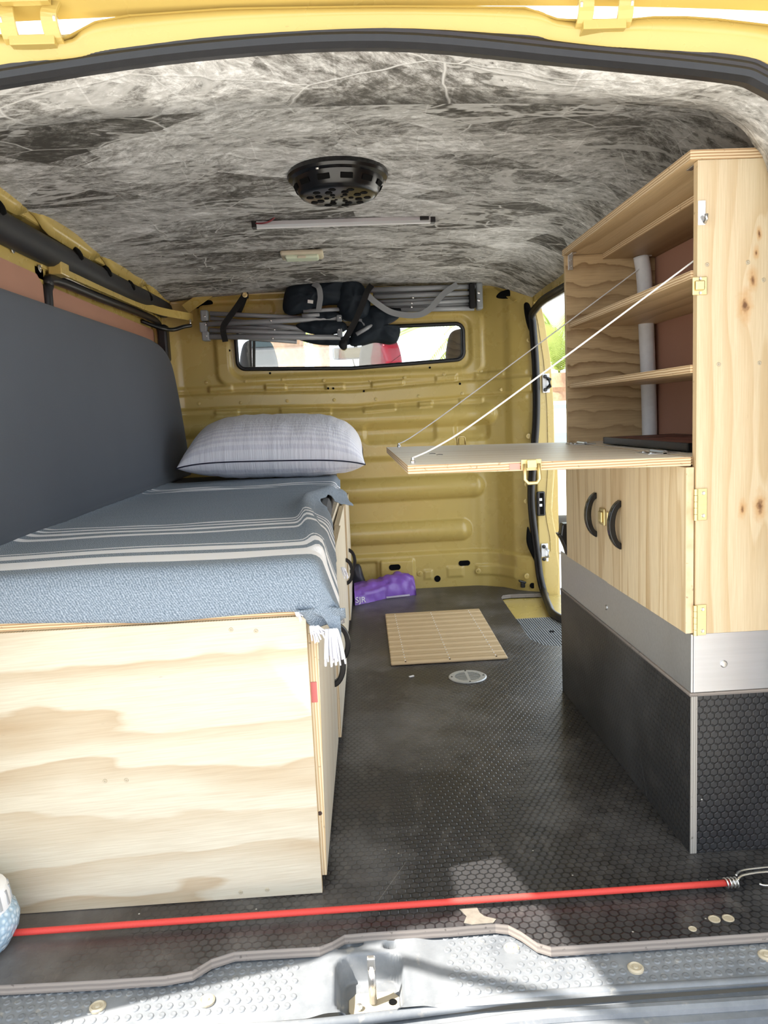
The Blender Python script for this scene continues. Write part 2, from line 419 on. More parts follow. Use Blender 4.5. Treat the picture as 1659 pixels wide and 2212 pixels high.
def ground_mat():
    t = NT('pale_dusty_paving')
    p = t.pos()
    n = t.noise(p, 1.5, 6)
    c = t.mix(n, (0.46, 0.43, 0.38), (0.58, 0.55, 0.50))
    t.bump(t.noise(p, 40, 4), 0.3, 0.01)
    return t.out(c, 0.85)
M['ground'] = ground_mat()
M['trunk'] = plain('palm_trunk', (0.34, 0.20, 0.12), 0.85, var=0.5, scale=14, bump=0.5)
M['frond'] = plain('palm_frond', (0.34, 0.42, 0.10), 0.5, var=0.5, scale=3)
M['car_white'] = plain('white_car_paint', (0.80, 0.80, 0.80), 0.2, Coat_Weight=0.5)
M['car_red'] = plain('red_car_paint', (0.70, 0.012, 0.045), 0.2, Coat_Weight=0.5)
M['car_glass'] = plain('car_window_glass', (0.16, 0.22, 0.24), 0.05)
M['tyre'] = plain('tyre_rubber', (0.02, 0.02, 0.02), 0.8)

# ---------------------------------------------------------------- geometry helpers
WL = {}          # world location of every object
def world_loc(o):
    return WL.get(o.name, Vector((0, 0, 0)))

def make(name, verts, faces, mat, parent=None, smooth=False, uvs=None, mats=None, fmat=None, bevel=0.0, kind=None):
    """one mesh object from world-space vertices; its origin sits at the middle of its base"""
    V = np.array([tuple(v) for v in verts], float)
    lo, hi = V.min(0), V.max(0)
    org = np.array(((lo[0] + hi[0]) / 2, (lo[1] + hi[1]) / 2, lo[2]))
    me = bpy.data.meshes.new(name)
    me.from_pydata([tuple(v) for v in (V - org)], [], [tuple(f) for f in faces])
    for m_ in (mats or [mat]):
        me.materials.append(M[m_] if isinstance(m_, str) else m_)
    if fmat is not None:
        me.polygons.foreach_set('material_index', list(fmat))
    if uvs is not None:
        ul = me.uv_layers.new(name='UVMap')
        idx = np.zeros(len(me.loops), np.int32); me.loops.foreach_get('vertex_index', idx)
        ul.data.foreach_set('uv', np.array(uvs, np.float32)[idx].ravel())
    if smooth:
        me.polygons.foreach_set('use_smooth', [True] * len(me.polygons))
    me.update()
    o = bpy.data.objects.new(name, me)
    COL.objects.link(o)
    place(o, org, parent)
    if bevel:
        b = o.modifiers.new('bevel', 'BEVEL'); b.width = bevel; b.segments = 2; b.limit_method = 'ANGLE'
    if kind: o['kind'] = kind
    return o

def place(o, org, parent):
    org = Vector(org)
    if parent is not None:
        o.parent = parent
        o.location = org - world_loc(parent)
    else:
        o.location = org
    WL[o.name] = org

def thing(name, label, cat, loc, group=None):
    o = bpy.data.objects.new(name, None)
    o.empty_display_size = 0.05
    COL.objects.link(o)
    o.location = loc; WL[o.name] = Vector(loc)
    return tag(o, label, cat, group)

def tag(o, label, cat, group=None):
    o['label'] = label; o['category'] = cat
    if group: o['group'] = group
    return o

def struct(o):
    o['kind'] = 'structure'
    return o

def bm_take(bm):
    bm.normal_update()
    v = [tuple(x.co) for x in bm.verts]
    bm.verts.index_update()
    f = [tuple(x.index for x in p.verts) for p in bm.faces]
    bm.free()
    return v, f

def merge(*lists):
    V, F = [], []
    for v, f in lists:
        n = len(V)
        V += [tuple(x) for x in v]
        F += [tuple(i + n for i in p) for p in f]
    return V, F

def g_box(x, y, z, rot=None, about=None):
    (x0, x1), (y0, y1), (z0, z1) = x, y, z
    v = [(x0, y0, z0), (x1, y0, z0), (x1, y1, z0), (x0, y1, z0), (x0, y0, z1), (x1, y0, z1), (x1, y1, z1), (x0, y1, z1)]
    if rot is not None:
        c = Vector(about if about else ((x0 + x1) / 2, (y0 + y1) / 2, (z0 + z1) / 2))
        v = [tuple(rot @ (Vector(q) - c) + c) for q in v]
    return v, [(0, 3, 2, 1), (4, 5, 6, 7), (0, 1, 5, 4), (1, 2, 6, 5), (2, 3, 7, 6), (3, 0, 4, 7)]

def box(name, x, y, z, mat, parent=None, bevel=0.0, rot=None, about=None, **kw):
    v, f = g_box(x, y, z, rot, about)
    return make(name, v, f, mat, parent, bevel=bevel, **kw)

def board(name, x, y, z, face, edges, thin, parent=None, bevel=0.0008):
    """plywood board: 'face' material on the two faces across axis 'thin', layered edge material on the rest"""
    v, f = g_box(x, y, z)
    fm = []
    ax = {'z': (0, 1), 'y': (2, 4), 'x': (3, 5)}[thin]
    for i in range(6):
        fm.append(0 if i in ax else 1)
    return make(name, v, f, face, parent, mats=[face, edges], fmat=fm, bevel=bevel)

def catmull(pts, n=8, closed=False):
    P = [Vector(p) for p in pts]
    out = []
    m = len(P)
    rng = range(m) if closed else range(m - 1)
    for i in rng:
        p0 = P[(i - 1) % m] if (closed or i > 0) else P[i]
        p1 = P[i]; p2 = P[(i + 1) % m]
        p3 = P[(i + 2) % m] if (closed or i + 2 < m) else P[(i + 1) % m]
        for k in range(n):
            t = k / n
            out.append(0.5 * ((2 * p1) + (-p0 + p2) * t + (2 * p0 - 5 * p1 + 4 * p2 - p3) * t * t + (-p0 + 3 * p1 - 3 * p2 + p3) * t ** 3))
    if not closed:
        out.append(P[-1])
    return out

def g_sweep(pts, section, up=(0, 0, 1), closed=False, caps=True, scale=None):
    """sweep a closed 2-D section (side, up) along points"""
    P = [Vector(p) for p in pts]
    n, k = len(P), len(section)
    V, F = [], []
    upv = Vector(up)
    for i, p in enumerate(P):
        a = P[(i - 1) % n] if (closed or i > 0) else P[i]
        b = P[(i + 1) % n] if (closed or i < n - 1) else P[i]
        t = (b - a).normalized()
        s = t.cross(upv)
        if s.length < 1e-4: s = t.cross(Vector((1, 0, 0)))
        s.normalize(); u = s.cross(t).normalized()
        sc = scale(i / max(1, n - 1)) if scale else 1.0
        for (x, y) in section:
            V.append(tuple(p + s * x * sc + u * y * sc))
    for i in range(n if closed else n - 1):
        j = (i + 1) % n
        for q in range(k):
            r = (q + 1) % k
            F.append((i * k + q, i * k + r, j * k + r, j * k + q))
    if caps and not closed:
        F.append(tuple(range(k - 1, -1, -1)))
        F.append(tuple((n - 1) * k + q for q in range(k)))
    return V, F

def circ(r, n=10, ry=None):
    return [(r * math.cos(2 * math.pi * i / n), (ry or r) * math.sin(2 * math.pi * i / n)) for i in range(n)]

def rect(w_, h_):
    return [(-w_ / 2, -h_ / 2), (w_ / 2, -h_ / 2), (w_ / 2, h_ / 2), (-w_ / 2, h_ / 2)]

def tube(name, pts, r, mat, parent=None, n=10, closed=False, curve=0, up=(0, 0, 1), ry=None, **kw):
    if curve: pts = catmull(pts, curve, closed)
    v, f = g_sweep(pts, circ(r, n, ry), up, closed)
    return make(name, v, f, mat, parent, smooth=True, **kw)

def ribbon(name, pts, width, thick, mat, parent=None, up=(0, 0, 1), curve=6, **kw):
    if curve: pts = catmull(pts, curve)
    v, f = g_sweep(pts, rect(thick, width), up)
    return make(name, v, f, mat, parent, **kw)

def g_lathe(profile, c, axis=(0, 0, 1), n=24):
    ax = Vector(axis).normalized()
    a = ax.cross(Vector((0, 1, 0)) if abs(ax.y) < 0.9 else Vector((1, 0, 0))).normalized()
    b = ax.cross(a)
    c = Vector(c)
    V, F = [], []
    for (r, h) in profile:
        for i in range(n):
            t = 2 * math.pi * i / n
            V.append(tuple(c + ax * h + (a * math.cos(t) + b * math.sin(t)) * max(r, 1e-5)))
    m = len(profile)
    for j in range(m - 1):
        for i in range(n):
            k = (i + 1) % n
            F.append((j * n + i, j * n + k, (j + 1) * n + k, (j + 1) * n + i))
    F.append(tuple(range(n - 1, -1, -1)))
    F.append(tuple((m - 1) * n + i for i in range(n)))
    return V, F

def lathe(name, profile, c, mat, parent=None, axis=(0, 0, 1), n=24, smooth=True, **kw):
    v, f = g_lathe(profile, c, axis, n)
    o = make(name, v, f, mat, parent, smooth=smooth, **kw)
    if smooth: autosmooth(o)
    return o

def autosmooth(o, deg=35):
    me = o.data
    bm = bmesh.new(); bm.from_mesh(me)
    lim = math.radians(deg)
    for e in bm.edges:
        e.smooth = len(e.link_faces) == 2 and e.calc_face_angle(0) < lim
    bm.to_mesh(me); bm.free()

def screw(c, axis, parent, r=0.004, mat='steel', name='screw'):
    return lathe(name, [(r, -0.001), (r, 0.0006), (r * 0.8, 0.0014), (r * 0.3, 0.0012), (r * 0.25, 0.0003)], c, mat, parent, axis, 10)

def prism(name, poly, h0, h1, mat, parent=None, axis='z', mats=None, bevel=0.0, **kw):
    """extrude a 2-D polygon along an axis (z: xy poly, y: xz poly, x: yz poly)"""
    def P(p, h):
        return {'z': (p[0], p[1], h), 'y': (p[0], h, p[1]), 'x': (h, p[0], p[1])}[axis]
    n = len(poly)
    V = [P(p, h0) for p in poly] + [P(p, h1) for p in poly]
    F = [tuple(range(n)), tuple(range(2 * n - 1, n - 1, -1))]
    F += [(i, i + n, (i + 1) % n + n, (i + 1) % n) for i in range(n)]
    o = make(name, V, F, mat, parent, mats=mats, fmat=([0, 0] + [1] * n) if mats else None, bevel=bevel, **kw)
    bm = bmesh.new(); bm.from_mesh(o.data)
    bmesh.ops.recalc_face_normals(bm, faces=bm.faces[:])
    bmesh.ops.triangulate(bm, faces=[f for f in bm.faces if len(f.verts) > 4])
    bm.to_mesh(o.data); bm.free()
    return o

def blob(name, outline, ydepth, thick, mat, parent=None, amp=0.004, seed=0.0, rings=9, plane='xz', freq=26.0, base=None):
    """soft stuffed shape from an outline; plane 'xz' stands at depth y, plane 'xy' lies at height z"""
    pts = catmull([Vector((p[0], p[1], 0)) for p in outline], 6, True)
    cx = sum(p.x for p in pts) / len(pts); cy = sum(p.y for p in pts) / len(pts)
    n = len(pts)
    V, F = [], []
    def put(x, y, h):
        return (x, ydepth - h, y) if plane == 'xz' else (x, y, ydepth + h)
    for side in (1, -1):
        b0 = len(V)
        for k in range(rings + 1):
            s = 1 - k / rings
            for p in pts:
                x = cx + (p.x - cx) * s; y = cy + (p.y - cy) * s
                h = thick / 2 * math.sqrt(max(0, 1 - s * s))
                nz = mnoise.noise(Vector((x * freq, y * freq, seed + side)))
                nz += 0.6 * mnoise.noise(Vector((x * freq * 2.3, y * freq * 2.3, seed + 7)))
                rid = 1 - abs(mnoise.noise(Vector((x * freq * 0.8 + y * freq * 0.5, y * freq * 0.9, seed + 3)))) * 2
                h += amp * (nz + 0.7 * rid) * (0.3 + 0.7 * (1 - s ** 4))
                if base is not None and side < 0:
                    h = -base if plane == 'xz' else base
                    V.append(put(x, y, -abs(h))); continue
                V.append(put(x, y, side * abs(h) if k else 0.0))
        for k in range(rings):
            for i in range(n):
                j = (i + 1) % n
                q = (b0 + k * n + i, b0 + k * n + j, b0 + (k + 1) * n + j, b0 + (k + 1) * n + i)
                F.append(q if side > 0 else q[::-1])
    o = make(name, V, F, mat, parent, smooth=True)
    bm = bmesh.new(); bm.from_mesh(o.data)
    bmesh.ops.remove_doubles(bm, verts=bm.verts[:], dist=0.0002)
    bmesh.ops.recalc_face_normals(bm, faces=bm.faces[:])
    for f in bm.faces: f.smooth = True
    bm.to_mesh(o.data); bm.free()
    return o

def grid_mesh(name, X, Y, Z, mat, parent=None, keep=None, uvs=None, smooth=True, flip=False, **kw):
    ny, nx = X.shape
    V = np.stack([X.ravel(), Y.ravel(), Z.ravel()], 1)
    F = []
    for j in range(ny - 1):
        for i in range(nx - 1):
            if keep is None or keep[j, i]:
                q = (j * nx + i, j * nx + i + 1, (j + 1) * nx + i + 1, (j + 1) * nx + i)
                F.append(q[::-1] if flip else q)
    return make(name, V, F, mat, parent, smooth=smooth, uvs=uvs, **kw)

def sstep(a, b, x):
    t = np.clip((x - a) / (b - a), 0, 1)
    return t * t * (3 - 2 * t)

# ================================================================= SETTING
# ---- ground outside
g = make('ground', [(-90, -90, -0.62), (90, -90, -0.62), (90, 90, -0.62), (-90, 90, -0.62)], [(0, 1, 2, 3)], 'ground')
struct(g)

# ---- floor sheet with cut rear edge and step cut-out
rear = [(-0.5394, 1.0189), (-0.4076, 1.0145), (-0.3066, 1.0133), (-0.2678, 1.0194), (-0.2445, 1.0406), (-0.2125, 1.0529), (-0.1480, 1.0520), (-0.0861, 1.0505), (-0.0670, 1.0596), (-0.0491, 1.0731), (-0.0096, 1.0741),
        (0.1121, 1.0726), (0.1820, 1.0736), (0.2009, 1.0683), (0.2165, 1.0518), (0.2346, 1.0254), (0.2525, 1.0146), (0.4140, 1.0123), (0.5740, 1.0113)]
poly = [(-0.80, 1.036)] + rear + [(0.82, 1.02), (0.82, 2.36)]
poly += [(0.66, 2.40), (0.60, 2.43), (0.572, 2.50), (0.588, 3.02), (0.592, 3.10), (0.605, 3.135), (0.64, 3.145), (0.80, 3.13), (0.80, 3.19), (0.775, 3.20), (0.70, 3.25), (0.60, 3.31), (0.50, 3.37), (-0.80, 3.37)]
struct(prism('floor', poly, -0.016, 0.0, 'floor', mats=['floor', 'edge_grey']))
# chassis under the floor
struct(box('trim_1', (-0.86, 0.86), (1.13, 4.5), (-0.20, -0.024), 'grey_trim'))

# ---- step by the sliding door
step = struct(box('trim_2', (0.55, 0.86), (2.36, 3.22), (-0.0235, -0.020), 'yellow'))
step.name = 'trim_2'
tread = struct(box('trim_3', (0.562, 0.80), (2.40, 2.815), (-0.020, -0.0165), 'tread'))
for i in range(26):
    y0 = 2.405
    x0 = 0.566 + i * 0.0088
    box('tread_rib', (x0, x0 + 0.0042), (y0, 2.812), (-0.0165, -0.0135), 'tread', tread)
lathe('step_hole', [(0.010, 0.0), (0.010, 0.0008)], (0.6783, 2.6204, -0.0135), 'hole', tread)

# ---- bulkhead: pressed steel sheet
YB = 3.36
xs = np.linspace(-0.82, 0.80, 325); zs = np.linspace(-0.02, 1.335, 272)
X, Z = np.meshgrid(xs, zs)
def capsule(x0, x1, zc, r, depth, p=1.4):
    dx = np.maximum(np.maximum(x0 - X, X - x1), 0)
    d = np.sqrt(dx * dx + (Z - zc) ** 2)
    return depth * np.clip(1 - (d / r) ** 2, 0, 1) ** (1 / p)
def slab_(x0, x1, z0, z1, depth, soft=0.006, r=0.0):
    cx, cz, hx, hz = (x0 + x1) / 2, (z0 + z1) / 2, (x1 - x0) / 2 - r, (z1 - z0) / 2 - r
    qx = np.abs(X - cx) - hx; qz = np.abs(Z - cz) - hz
    d = np.sqrt(np.maximum(qx, 0) ** 2 + np.maximum(qz, 0) ** 2) + np.minimum(np.maximum(qx, qz), 0) - r
    return depth * (1 - sstep(-soft, soft, d))
vee = 0.018 * (1 - np.minimum(np.abs(X - 0.02) / 0.5, 1))
H = np.zeros_like(X)
H += 0.17 * sstep(0.50, 0.80, X) ** 1.2                        # wraps to the door pillar
H += 0.06 * sstep(-0.70, -0.84, X)
Zs = Z; 
# raised frame round the window, with recess
H += slab_(-0.56, 0.585, 0.935, 1.215, 0.012, 0.010, 0.05)
H -= slab_(-0.50, 0.535, 0.965, 1.185, 0.010, 0.010, 0.05)
H += slab_(-0.62, -0.30, 1.225, 1.275, 0.010, 0.006, 0.02)     # pressed pad, top left
H += slab_(-0.24, 0.30, 1.232, 1.268, 0.008, 0.006, 0.02)
H += slab_(-0.80, 0.80, 1.300, 1.34, 0.02, 0.008)
# belt with folded tabs
Zsave = Z
Z = Zsave + vee - 0.006 * X
H += slab_(-0.80, 0.76, 0.842, 0.905, 0.013, 0.006)
H += slab_(-0.80, 0.74, 0.915, 0.935, 0.004, 0.004)
H += slab_(-0.80, 0.74, 0.812, 0.832, 0.004, 0.004)
for (a, b) in ((-0.60, -0.50), (-0.36, -0.27), (-0.10, -0.02), (0.10, 0.24), (0.38, 0.47), (0.55, 0.66)):
    H += slab_(a, b, 0.912, 0.938, 0.008, 0.003)
for (a, b) in ((-0.58, -0.48), (-0.30, -0.08), (0.06, 0.20), (0.30, 0.36), (0.48, 0.58)):
    H += slab_(a, b, 0.808, 0.834, 0.008, 0.003)
Z = Zsave
H += capsule(-0.9, 0.585, 0.765, 0.048, 0.030)
H += 0.010 * sstep(0.70, 0.66, Z) * sstep(0.60, 0.55, X)
H -= slab_(0.06, 0.37, 0.66, 0.74, 0.012, 0.012, 0.02)
H -= slab_(0.46, 0.60, 0.655, 0.735, 0.012, 0.010, 0.02)
H -= 0.018 * sstep(0.60, 0.575, Z) * sstep(0.68, 0.62, X)
H += capsule(-0.9, 0.530, 0.450, 0.052, 0.034)
H += capsule(-0.9, 0.470, 0.255, 0.050, 0.034)
H += 0.020 * sstep(0.165, 0.15, Z)
H += slab_(0.10, 0.25, 0.04, 0.135, 0.012, 0.006, 0.008)
H -= slab_(-0.10, 0.085, 0.03, 0.13, 0.01, 0.006, 0.008)
H += slab_(0.40, 0.47, 0.045, 0.090, 0.005, 0.003)
H += slab_(0.53, 0.68, 0.050, 0.095, 0.006, 0.003)
H += slab_(0.295, 0.33, 0.040, 0.080, 0.005, 0.003)
H += 0.012 * sstep(0.66, 0.69, X)                              # folded edge by the pillar
H += 0.0015 * np.sin(X * 9 + 2) * np.cos(Z * 7)                # oil-canning
Yw = YB - H
def in_window(x, z, m=0.0):
    bot = 1.004 - 0.017 * (1 - np.minimum(np.abs(x - 0.02) / 0.48, 1))
    cx, cz = 0.018, 1.078
    hx, hz = 0.487 + m - 0.03, 0.075 + m - 0.03
    z2 = np.where(z < cz, cz - (cz - z) * (cz - 1.004) / (cz - bot), z)
    qx = np.abs(x - cx) - hx; qz = np.abs(z2 - cz) - hz
    d = np.sqrt(np.maximum(qx, 0) ** 2 + np.maximum(qz, 0) ** 2) + np.minimum(np.maximum(qx, qz), 0) - 0.03
    return d < 0
xc = (X[:-1, :-1] + X[1:, 1:]) / 2; zc = (Z[:-1, :-1] + Z[1:, 1:]) / 2
keep = ~in_window(xc, zc)
wall_back = struct(grid_mesh('wall_back', X, Yw, Z, 'yellow', keep=keep))
# window seal and pane
def win_outline(m=0.0):
    pts = []
    cx, cz, hx, hz, r = 0.018, 1.078, 0.487 + m, 0.075 + m, 0.032
    for (sx, sz, a0) in ((1, 1, 0), (-1, 1, 90), (-1, -1, 180), (1, -1, 270)):
        for k in range(7):
            t = math.radians(a0 + 15 * k)
            x = cx + sx * (hx - r) + r * math.cos(t); z = cz + sz * (hz - r) + r * math.sin(t)
            if sz < 0: z -= 0.017 * (1 - min(abs(x - 0.02) / 0.48, 1))
            pts.append((x, z))
        if sz < 0 and sx < 0:
            for q in range(1, 8):
                x = cx - (hx - r) + 2 * (hx - r) * q / 8
                pts.append((x, cz - hz - 0.017 * (1 - min(abs(x - 0.02) / 0.48, 1))))
    return pts
tilt = math.tan(math.radians(4.3))
win = struct(prism('window_1', win_outline(0.006), 3.366, 3.370, 'glass', axis='y'))
for v in win.data.vertices:
    v.co.y += -(v.co.z - 0.08) * tilt
tube('window_seal', [(x, 3.352 - (z - 1.078) * tilt * 0.5, z) for x, z in win_outline(0.001)], 0.0085, 'rubber', win, 8, True, up=(0, 1, 0))
# holes (black discs painted as their shade), plugs and screws of the bulkhead
def wall_y(x, z):
    i = int(np.clip(np.searchsorted(xs, x), 0, len(xs) - 1)); j = int(np.clip(np.searchsorted(zs, z), 0, len(zs) - 1))
    return float(Yw[j, i])
def bulk_disc(name, p, r, mat, rx=None, h=0.002):
    x, z = p[0], p[2]
    y = wall_y(x, z)
    pts = [(x + (rx or 0) * s, z) for s in (1, -1)]
    poly = []
    for k in range(24):
        t = 2 * math.pi * k / 24
        poly.append((x + r * math.cos(t) + ((rx or 0) if math.cos(t) > 0 else -(rx or 0)), z + r * math.sin(t)))
    return prism(name, poly, y - h, y + 0.004, mat, wall_back, 'y')
for p, r, rx in (((0.1639, 3.3300, 0.1049), 0.013, 0.013), ((0.4768, 3.3200, 0.1044), 0.012, 0.014), ((0.3535, 3.3300, 0.0398), 0.0145, 0), ((0.7428, 3.2400, 0.0252), 0.012, 0)):
    bulk_disc('drain_hole', p, r, 'hole', rx)
for p in ((-0.3346, 3.3500, 0.9796), (0.3565, 3.3500, 0.9730), (-0.5014, 3.3500, 1.0825), (-0.0883, 3.3500, 0.9037), (-0.0664, 3.3500, 0.9027), (0.0650, 3.3500, 0.8849), (0.4837, 3.3400, 0.8976)):
    bulk_disc('drill_hole', p, 0.0048, 'hole')
for p in ((0.2759, 3.3300, 0.0673), (0.5365, 3.3000, 0.0674), (0.7215, 3.2500, 0.0655)):
    lathe('panel_screw', [(0.012, 0), (0.012, 0.003), (0.009, 0.004), (0.004, 0.0035), (0.003, 0.008)], (p[0], wall_y(p[0], p[2]), p[2]), 'yellow', wall_back, (0, -1, 0), 14)
for k, p in enumerate(((-0.6114, 3.3500, 0.9526), (-0.4417, 3.3500, 0.9490), (-0.2829, 3.3500, 0.9498), (-0.1044, 3.3500, 0.9380), (0.0953, 3.3500, 0.9291), (0.2455, 3.3400, 0.9358), (0.4167, 3.3400, 0.9421), (0.5765, 3.3300, 0.9464), (-0.6457, 3.3500, 0.8636), (-0.4677, 3.3500, 0.8594), (-0.2679, 3.3400, 0.8581), (-0.0649, 3.3400, 0.8528), (0.1152, 3.3400, 0.8486), (0.3024, 3.3400, 0.8521), (0.4929, 3.3300, 0.8551), (0.6490, 3.3000, 0.8630))):
    lathe('spot_weld', [(0.008, -0.002), (0.007, 0.002), (0.003, 0.003)], (p[0], wall_y(p[0], p[2]), p[2]), 'yellow', wall_back, (0, -1, 0), 10)
# wire clip pressed into the bulkhead, black bracket at the foot
pc = (0.4823, 3.3600, 0.6506); yc = wall_y(pc[0], pc[2])
v1 = merge(g_box((pc[0] - .011, pc[0] + .011), (yc - .012, yc - .009), (pc[2] - .016, pc[2] + .016)), g_box((pc[0] - .02, pc[0] + .02), (yc - .008, yc + .002), (pc[2] - .020, pc[2] - .014)))
tube('wire_clip', [(pc[0] - .017, yc - .010, pc[2] - .018), (pc[0] - .017, yc - .010, pc[2] + .012), (pc[0] - .011, yc - .010, pc[2] + .018), (pc[0] + .011, yc - .010, pc[2] + .018), (pc[0] + .017, yc - .010, pc[2] + .012), (pc[0] + .017, yc - .010, pc[2] - .018)], 0.0022, 'brass', wall_back, 6, up=(0, 1, 0))
make('clip_plate', v1[0], v1[1], 'yellow', wall_back, bevel=0.001)
pb = (0.7045, 3.2600, 0.0312); yb = wall_y(pb[0], pb[2])
vb = merge(g_box((pb[0] - .018, pb[0] + .014), (yb - .02, yb), (pb[2] + .006, pb[2] + .014), Matrix.Rotation(0.3, 3, 'Y')), g_box((pb[0] - .009, pb[0] + .009), (yb - .018, yb), (pb[2] - .016, pb[2] + .008)))
make('black_bracket', vb[0], vb[1], 'black', wall_back, bevel=0.003)

# ---- ceiling: crinkled liner
cx_ = np.linspace(-0.74, 0.82, 100); cy_ = np.linspace(1.16, 3.42, 120)
CX, CY = np.meshgrid(cx_, cy_)
CZ = 1.334 - 0.028 * (CX / 0.75) ** 2 - 0.075 * sstep(0.60, 0.82, CX) - 0.012 * sstep(2.9, 3.4, CY)
CZ += 0.0035 * np.sin(CX * 6 + 1.3 * CY) * np.sin(CY * 9 + CX * 3)
for k in range(5):                                             # soft sags between the roof bows
    CZ -= 0.005 * np.exp(-((CY - (1.45 + 0.45 * k)) / 0.09) ** 2)
ceiling = struct(grid_mesh('ceiling', CX, CY, CZ, 'ceil', flip=True))
def ceil_z(x, y):
    return 1.334 - 0.028 * (x / 0.75) ** 2
# roof skin above
rx = np.linspace(-0.80, 0.84, 40); ry = np.concatenate([np.linspace(1.045, 1.3, 12), np.linspace(1.35, 4.4, 30)])
RX, RY = np.meshgrid(rx, ry)
FT = [(-0.90, 1.20), (-0.70, 1.262), (-0.42, 1.276), (-0.335, 1.268), (-0.309, 1.284), (-0.273, 1.293), (-0.125, 1.299), (0.071, 1.297), (0.252, 1.291), (0.294, 1.276), (0.36, 1.270), (0.399, 1.276), (0.48, 1.274), (0.579, 1.261), (0.72, 1.24), (0.92, 1.18)]
ft = np.interp(RX, [p[0] for p in FT], [p[1] for p in FT])
RZ = ft + (1.402 - 0.05 * (np.abs(RX) / 0.8) ** 3 - ft) * sstep(1.05, 1.75, RY)
struct(grid_mesh('wall_roof', RX, RY, RZ, 'yellow'))
# rear header and pillars wrapped in the liner: ring section swept round the opening
ring_o = [(-0.705, -0.05), (-0.705, 0.70), (-0.690, 1.02), (-0.655, 1.15), (-0.58, 1.205), (-0.434, 1.229), (-0.18, 1.256), (0.071, 1.262), (0.331, 1.234), (0.527, 1.210), (0.578, 1.196), (0.628, 1.160), (0.662, 1.08), (0.690, 0.90), (0.705, 0.60), (0.72, -0.05)]
ring_i = [(-0.72, -0.05), (-0.72, 0.70), (-0.70, 1.02), (-0.67, 1.14), (-0.59, 1.196), (-0.43, 1.222), (-0.18, 1.234), (0.074, 1.236), (0.33, 1.230), (0.543, 1.217), (0.608, 1.191), (0.634, 1.163), (0.660, 1.115), (0.695, 0.92), (0.72, 0.60), (0.735, -0.05)]
ro = catmull([(a, 1.085, b) for a, b in ring_o], 5); ri = catmull([(a, 1.2, b) for a, b in ring_i], 5)
n = len(ro)
V = [tuple(p) for p in ro] + [(p.x, 1.14, p.z - 0.006) for p in [(a + b) / 2 for a, b in zip(ro, ri)]] + [tuple(p) for p in ri]
c0 = Vector((0.01, 0, 0.6))
back = []
for p in ri:
    d = Vector((p.x - c0.x, 0, p.z - c0.z)); q = Vector((p.x, 1.235, p.z)) + Vector((d.x * 0.16, 0, d.z * 0.16)); back.append((q.x, q.y, min(q.z, 1.345)))
V += back
F = []
for r_ in range(3):
    for i in range(n - 1):
        F.append((r_ * n + i, r_ * n + i + 1, (r_ + 1) * n + i + 1, (r_ + 1) * n + i))
struct(make('trim_4', V, F, 'ceil', smooth=True))

# ---- rear rubber seal
sealpts = catmull([(a, 1.078, b + 0.010) for a, b in ring_o], 6)
sec = [(-0.012, -0.011), (0.004, -0.013), (0.012, -0.008), (0.013, 0.0), (0.011, 0.004), (0.012, 0.008), (0.010, 0.012), (0.011, 0.016), (0.004, 0.020), (-0.012, 0.019)]
v, f = g_sweep([tuple(p) for p in sealpts], [(b_, -a_) for a_, b_ in sec], up=(0, 1, 0))
struct(make('trim_5', v, f, 'rubber', smooth=False))
# ---- yellow rear frame outside the seal
fr_top = [(-0.90, 1.20), (-0.70, 1.262), (-0.42, 1.276), (-0.335, 1.268), (-0.309, 1.284), (-0.273, 1.293), (-0.125, 1.299), (0.071, 1.297), (0.252, 1.291), (0.294, 1.276), (0.36, 1.270), (0.399, 1.276), (0.48, 1.274), (0.579, 1.261), (0.72, 1.24), (0.92, 1.18)]
fr_bot = [(-0.80, 0.9), (-0.62, 1.205), (-0.434, 1.240), (-0.335, 1.25), (-0.30, 1.254), (-0.25, 1.258), (-0.12, 1.270), (0.071, 1.275), (0.25, 1.262), (0.294, 1.255), (0.36, 1.245), (0.399, 1.240), (0.48, 1.232), (0.565, 1.220), (0.65, 1.16), (0.72, 0.9)]
ta = catmull([(a, 1.050, b) for a, b in fr_top], 5); tb = catmull([(a, 1.082, b) for a, b in fr_bot], 5)
n = len(ta)
V = [tuple(p) for p in tb] + [(a.x, a.y - 0.004, a.z * 0.5 + b.z * 0.5) for a, b in zip(ta, tb)] + [tuple(p) for p in ta] + [(p.x, 1.10, p.z + 0.012) for p in ta]
F = []
for r_ in range(3):
    for i in range(n - 1):
        F.append((r_ * n + i + 1, r_ * n + i, (r_ + 1) * n + i, (r_ + 1) * n + i + 1))
struct(make('trim_6', V, F, 'yellow', smooth=True))
# side pillars outside
for nm, x0, x1 in (('trim_7', -0.86, -0.715), ('trim_8', 0.735, 0.88)):
    struct(box(nm, (x0, x1), (0.90, 1.2), (-0.3, 1.22), 'yellow', bevel=0.02))

# ---- tailgate, swung up
def tail_pt(x, s, up=0.0):      # s metres away from the hinge edge
    a = math.radians(20)
    ze = 1.3015 - (0.065 if x > 0.07 else 0.023) * (x - 0.07) ** 2
    return (x, 1.060 - s * math.cos(a) - up * math.sin(a), ze + s * math.sin(a) + up * math.cos(a))
nx, ns = 24, 14
V, F = [], []
for layer in (0, 1):
    for j in range(ns + 1):
        s = 1.22 * j / ns
        for i in range(nx + 1):
            x = -0.69 + 1.44 * i / nx
            crown = 0.012 * (1 - ((x - 0.03) / 0.72) ** 2)
            V.append(tail_pt(x, s, 0 * crown + (0.045 if layer else 0.0) - (0.010 if (0.03 < s < 0.07 and not layer) else 0)))
W = nx + 1; L = W * (ns + 1)
for j in range(ns):
    for i in range(nx):
        q = (j * W + i, j * W + i + 1, (j + 1) * W + i + 1, (j + 1) * W + i)
        F.append(q); F.append(tuple(L + k for k in q[::-1]))
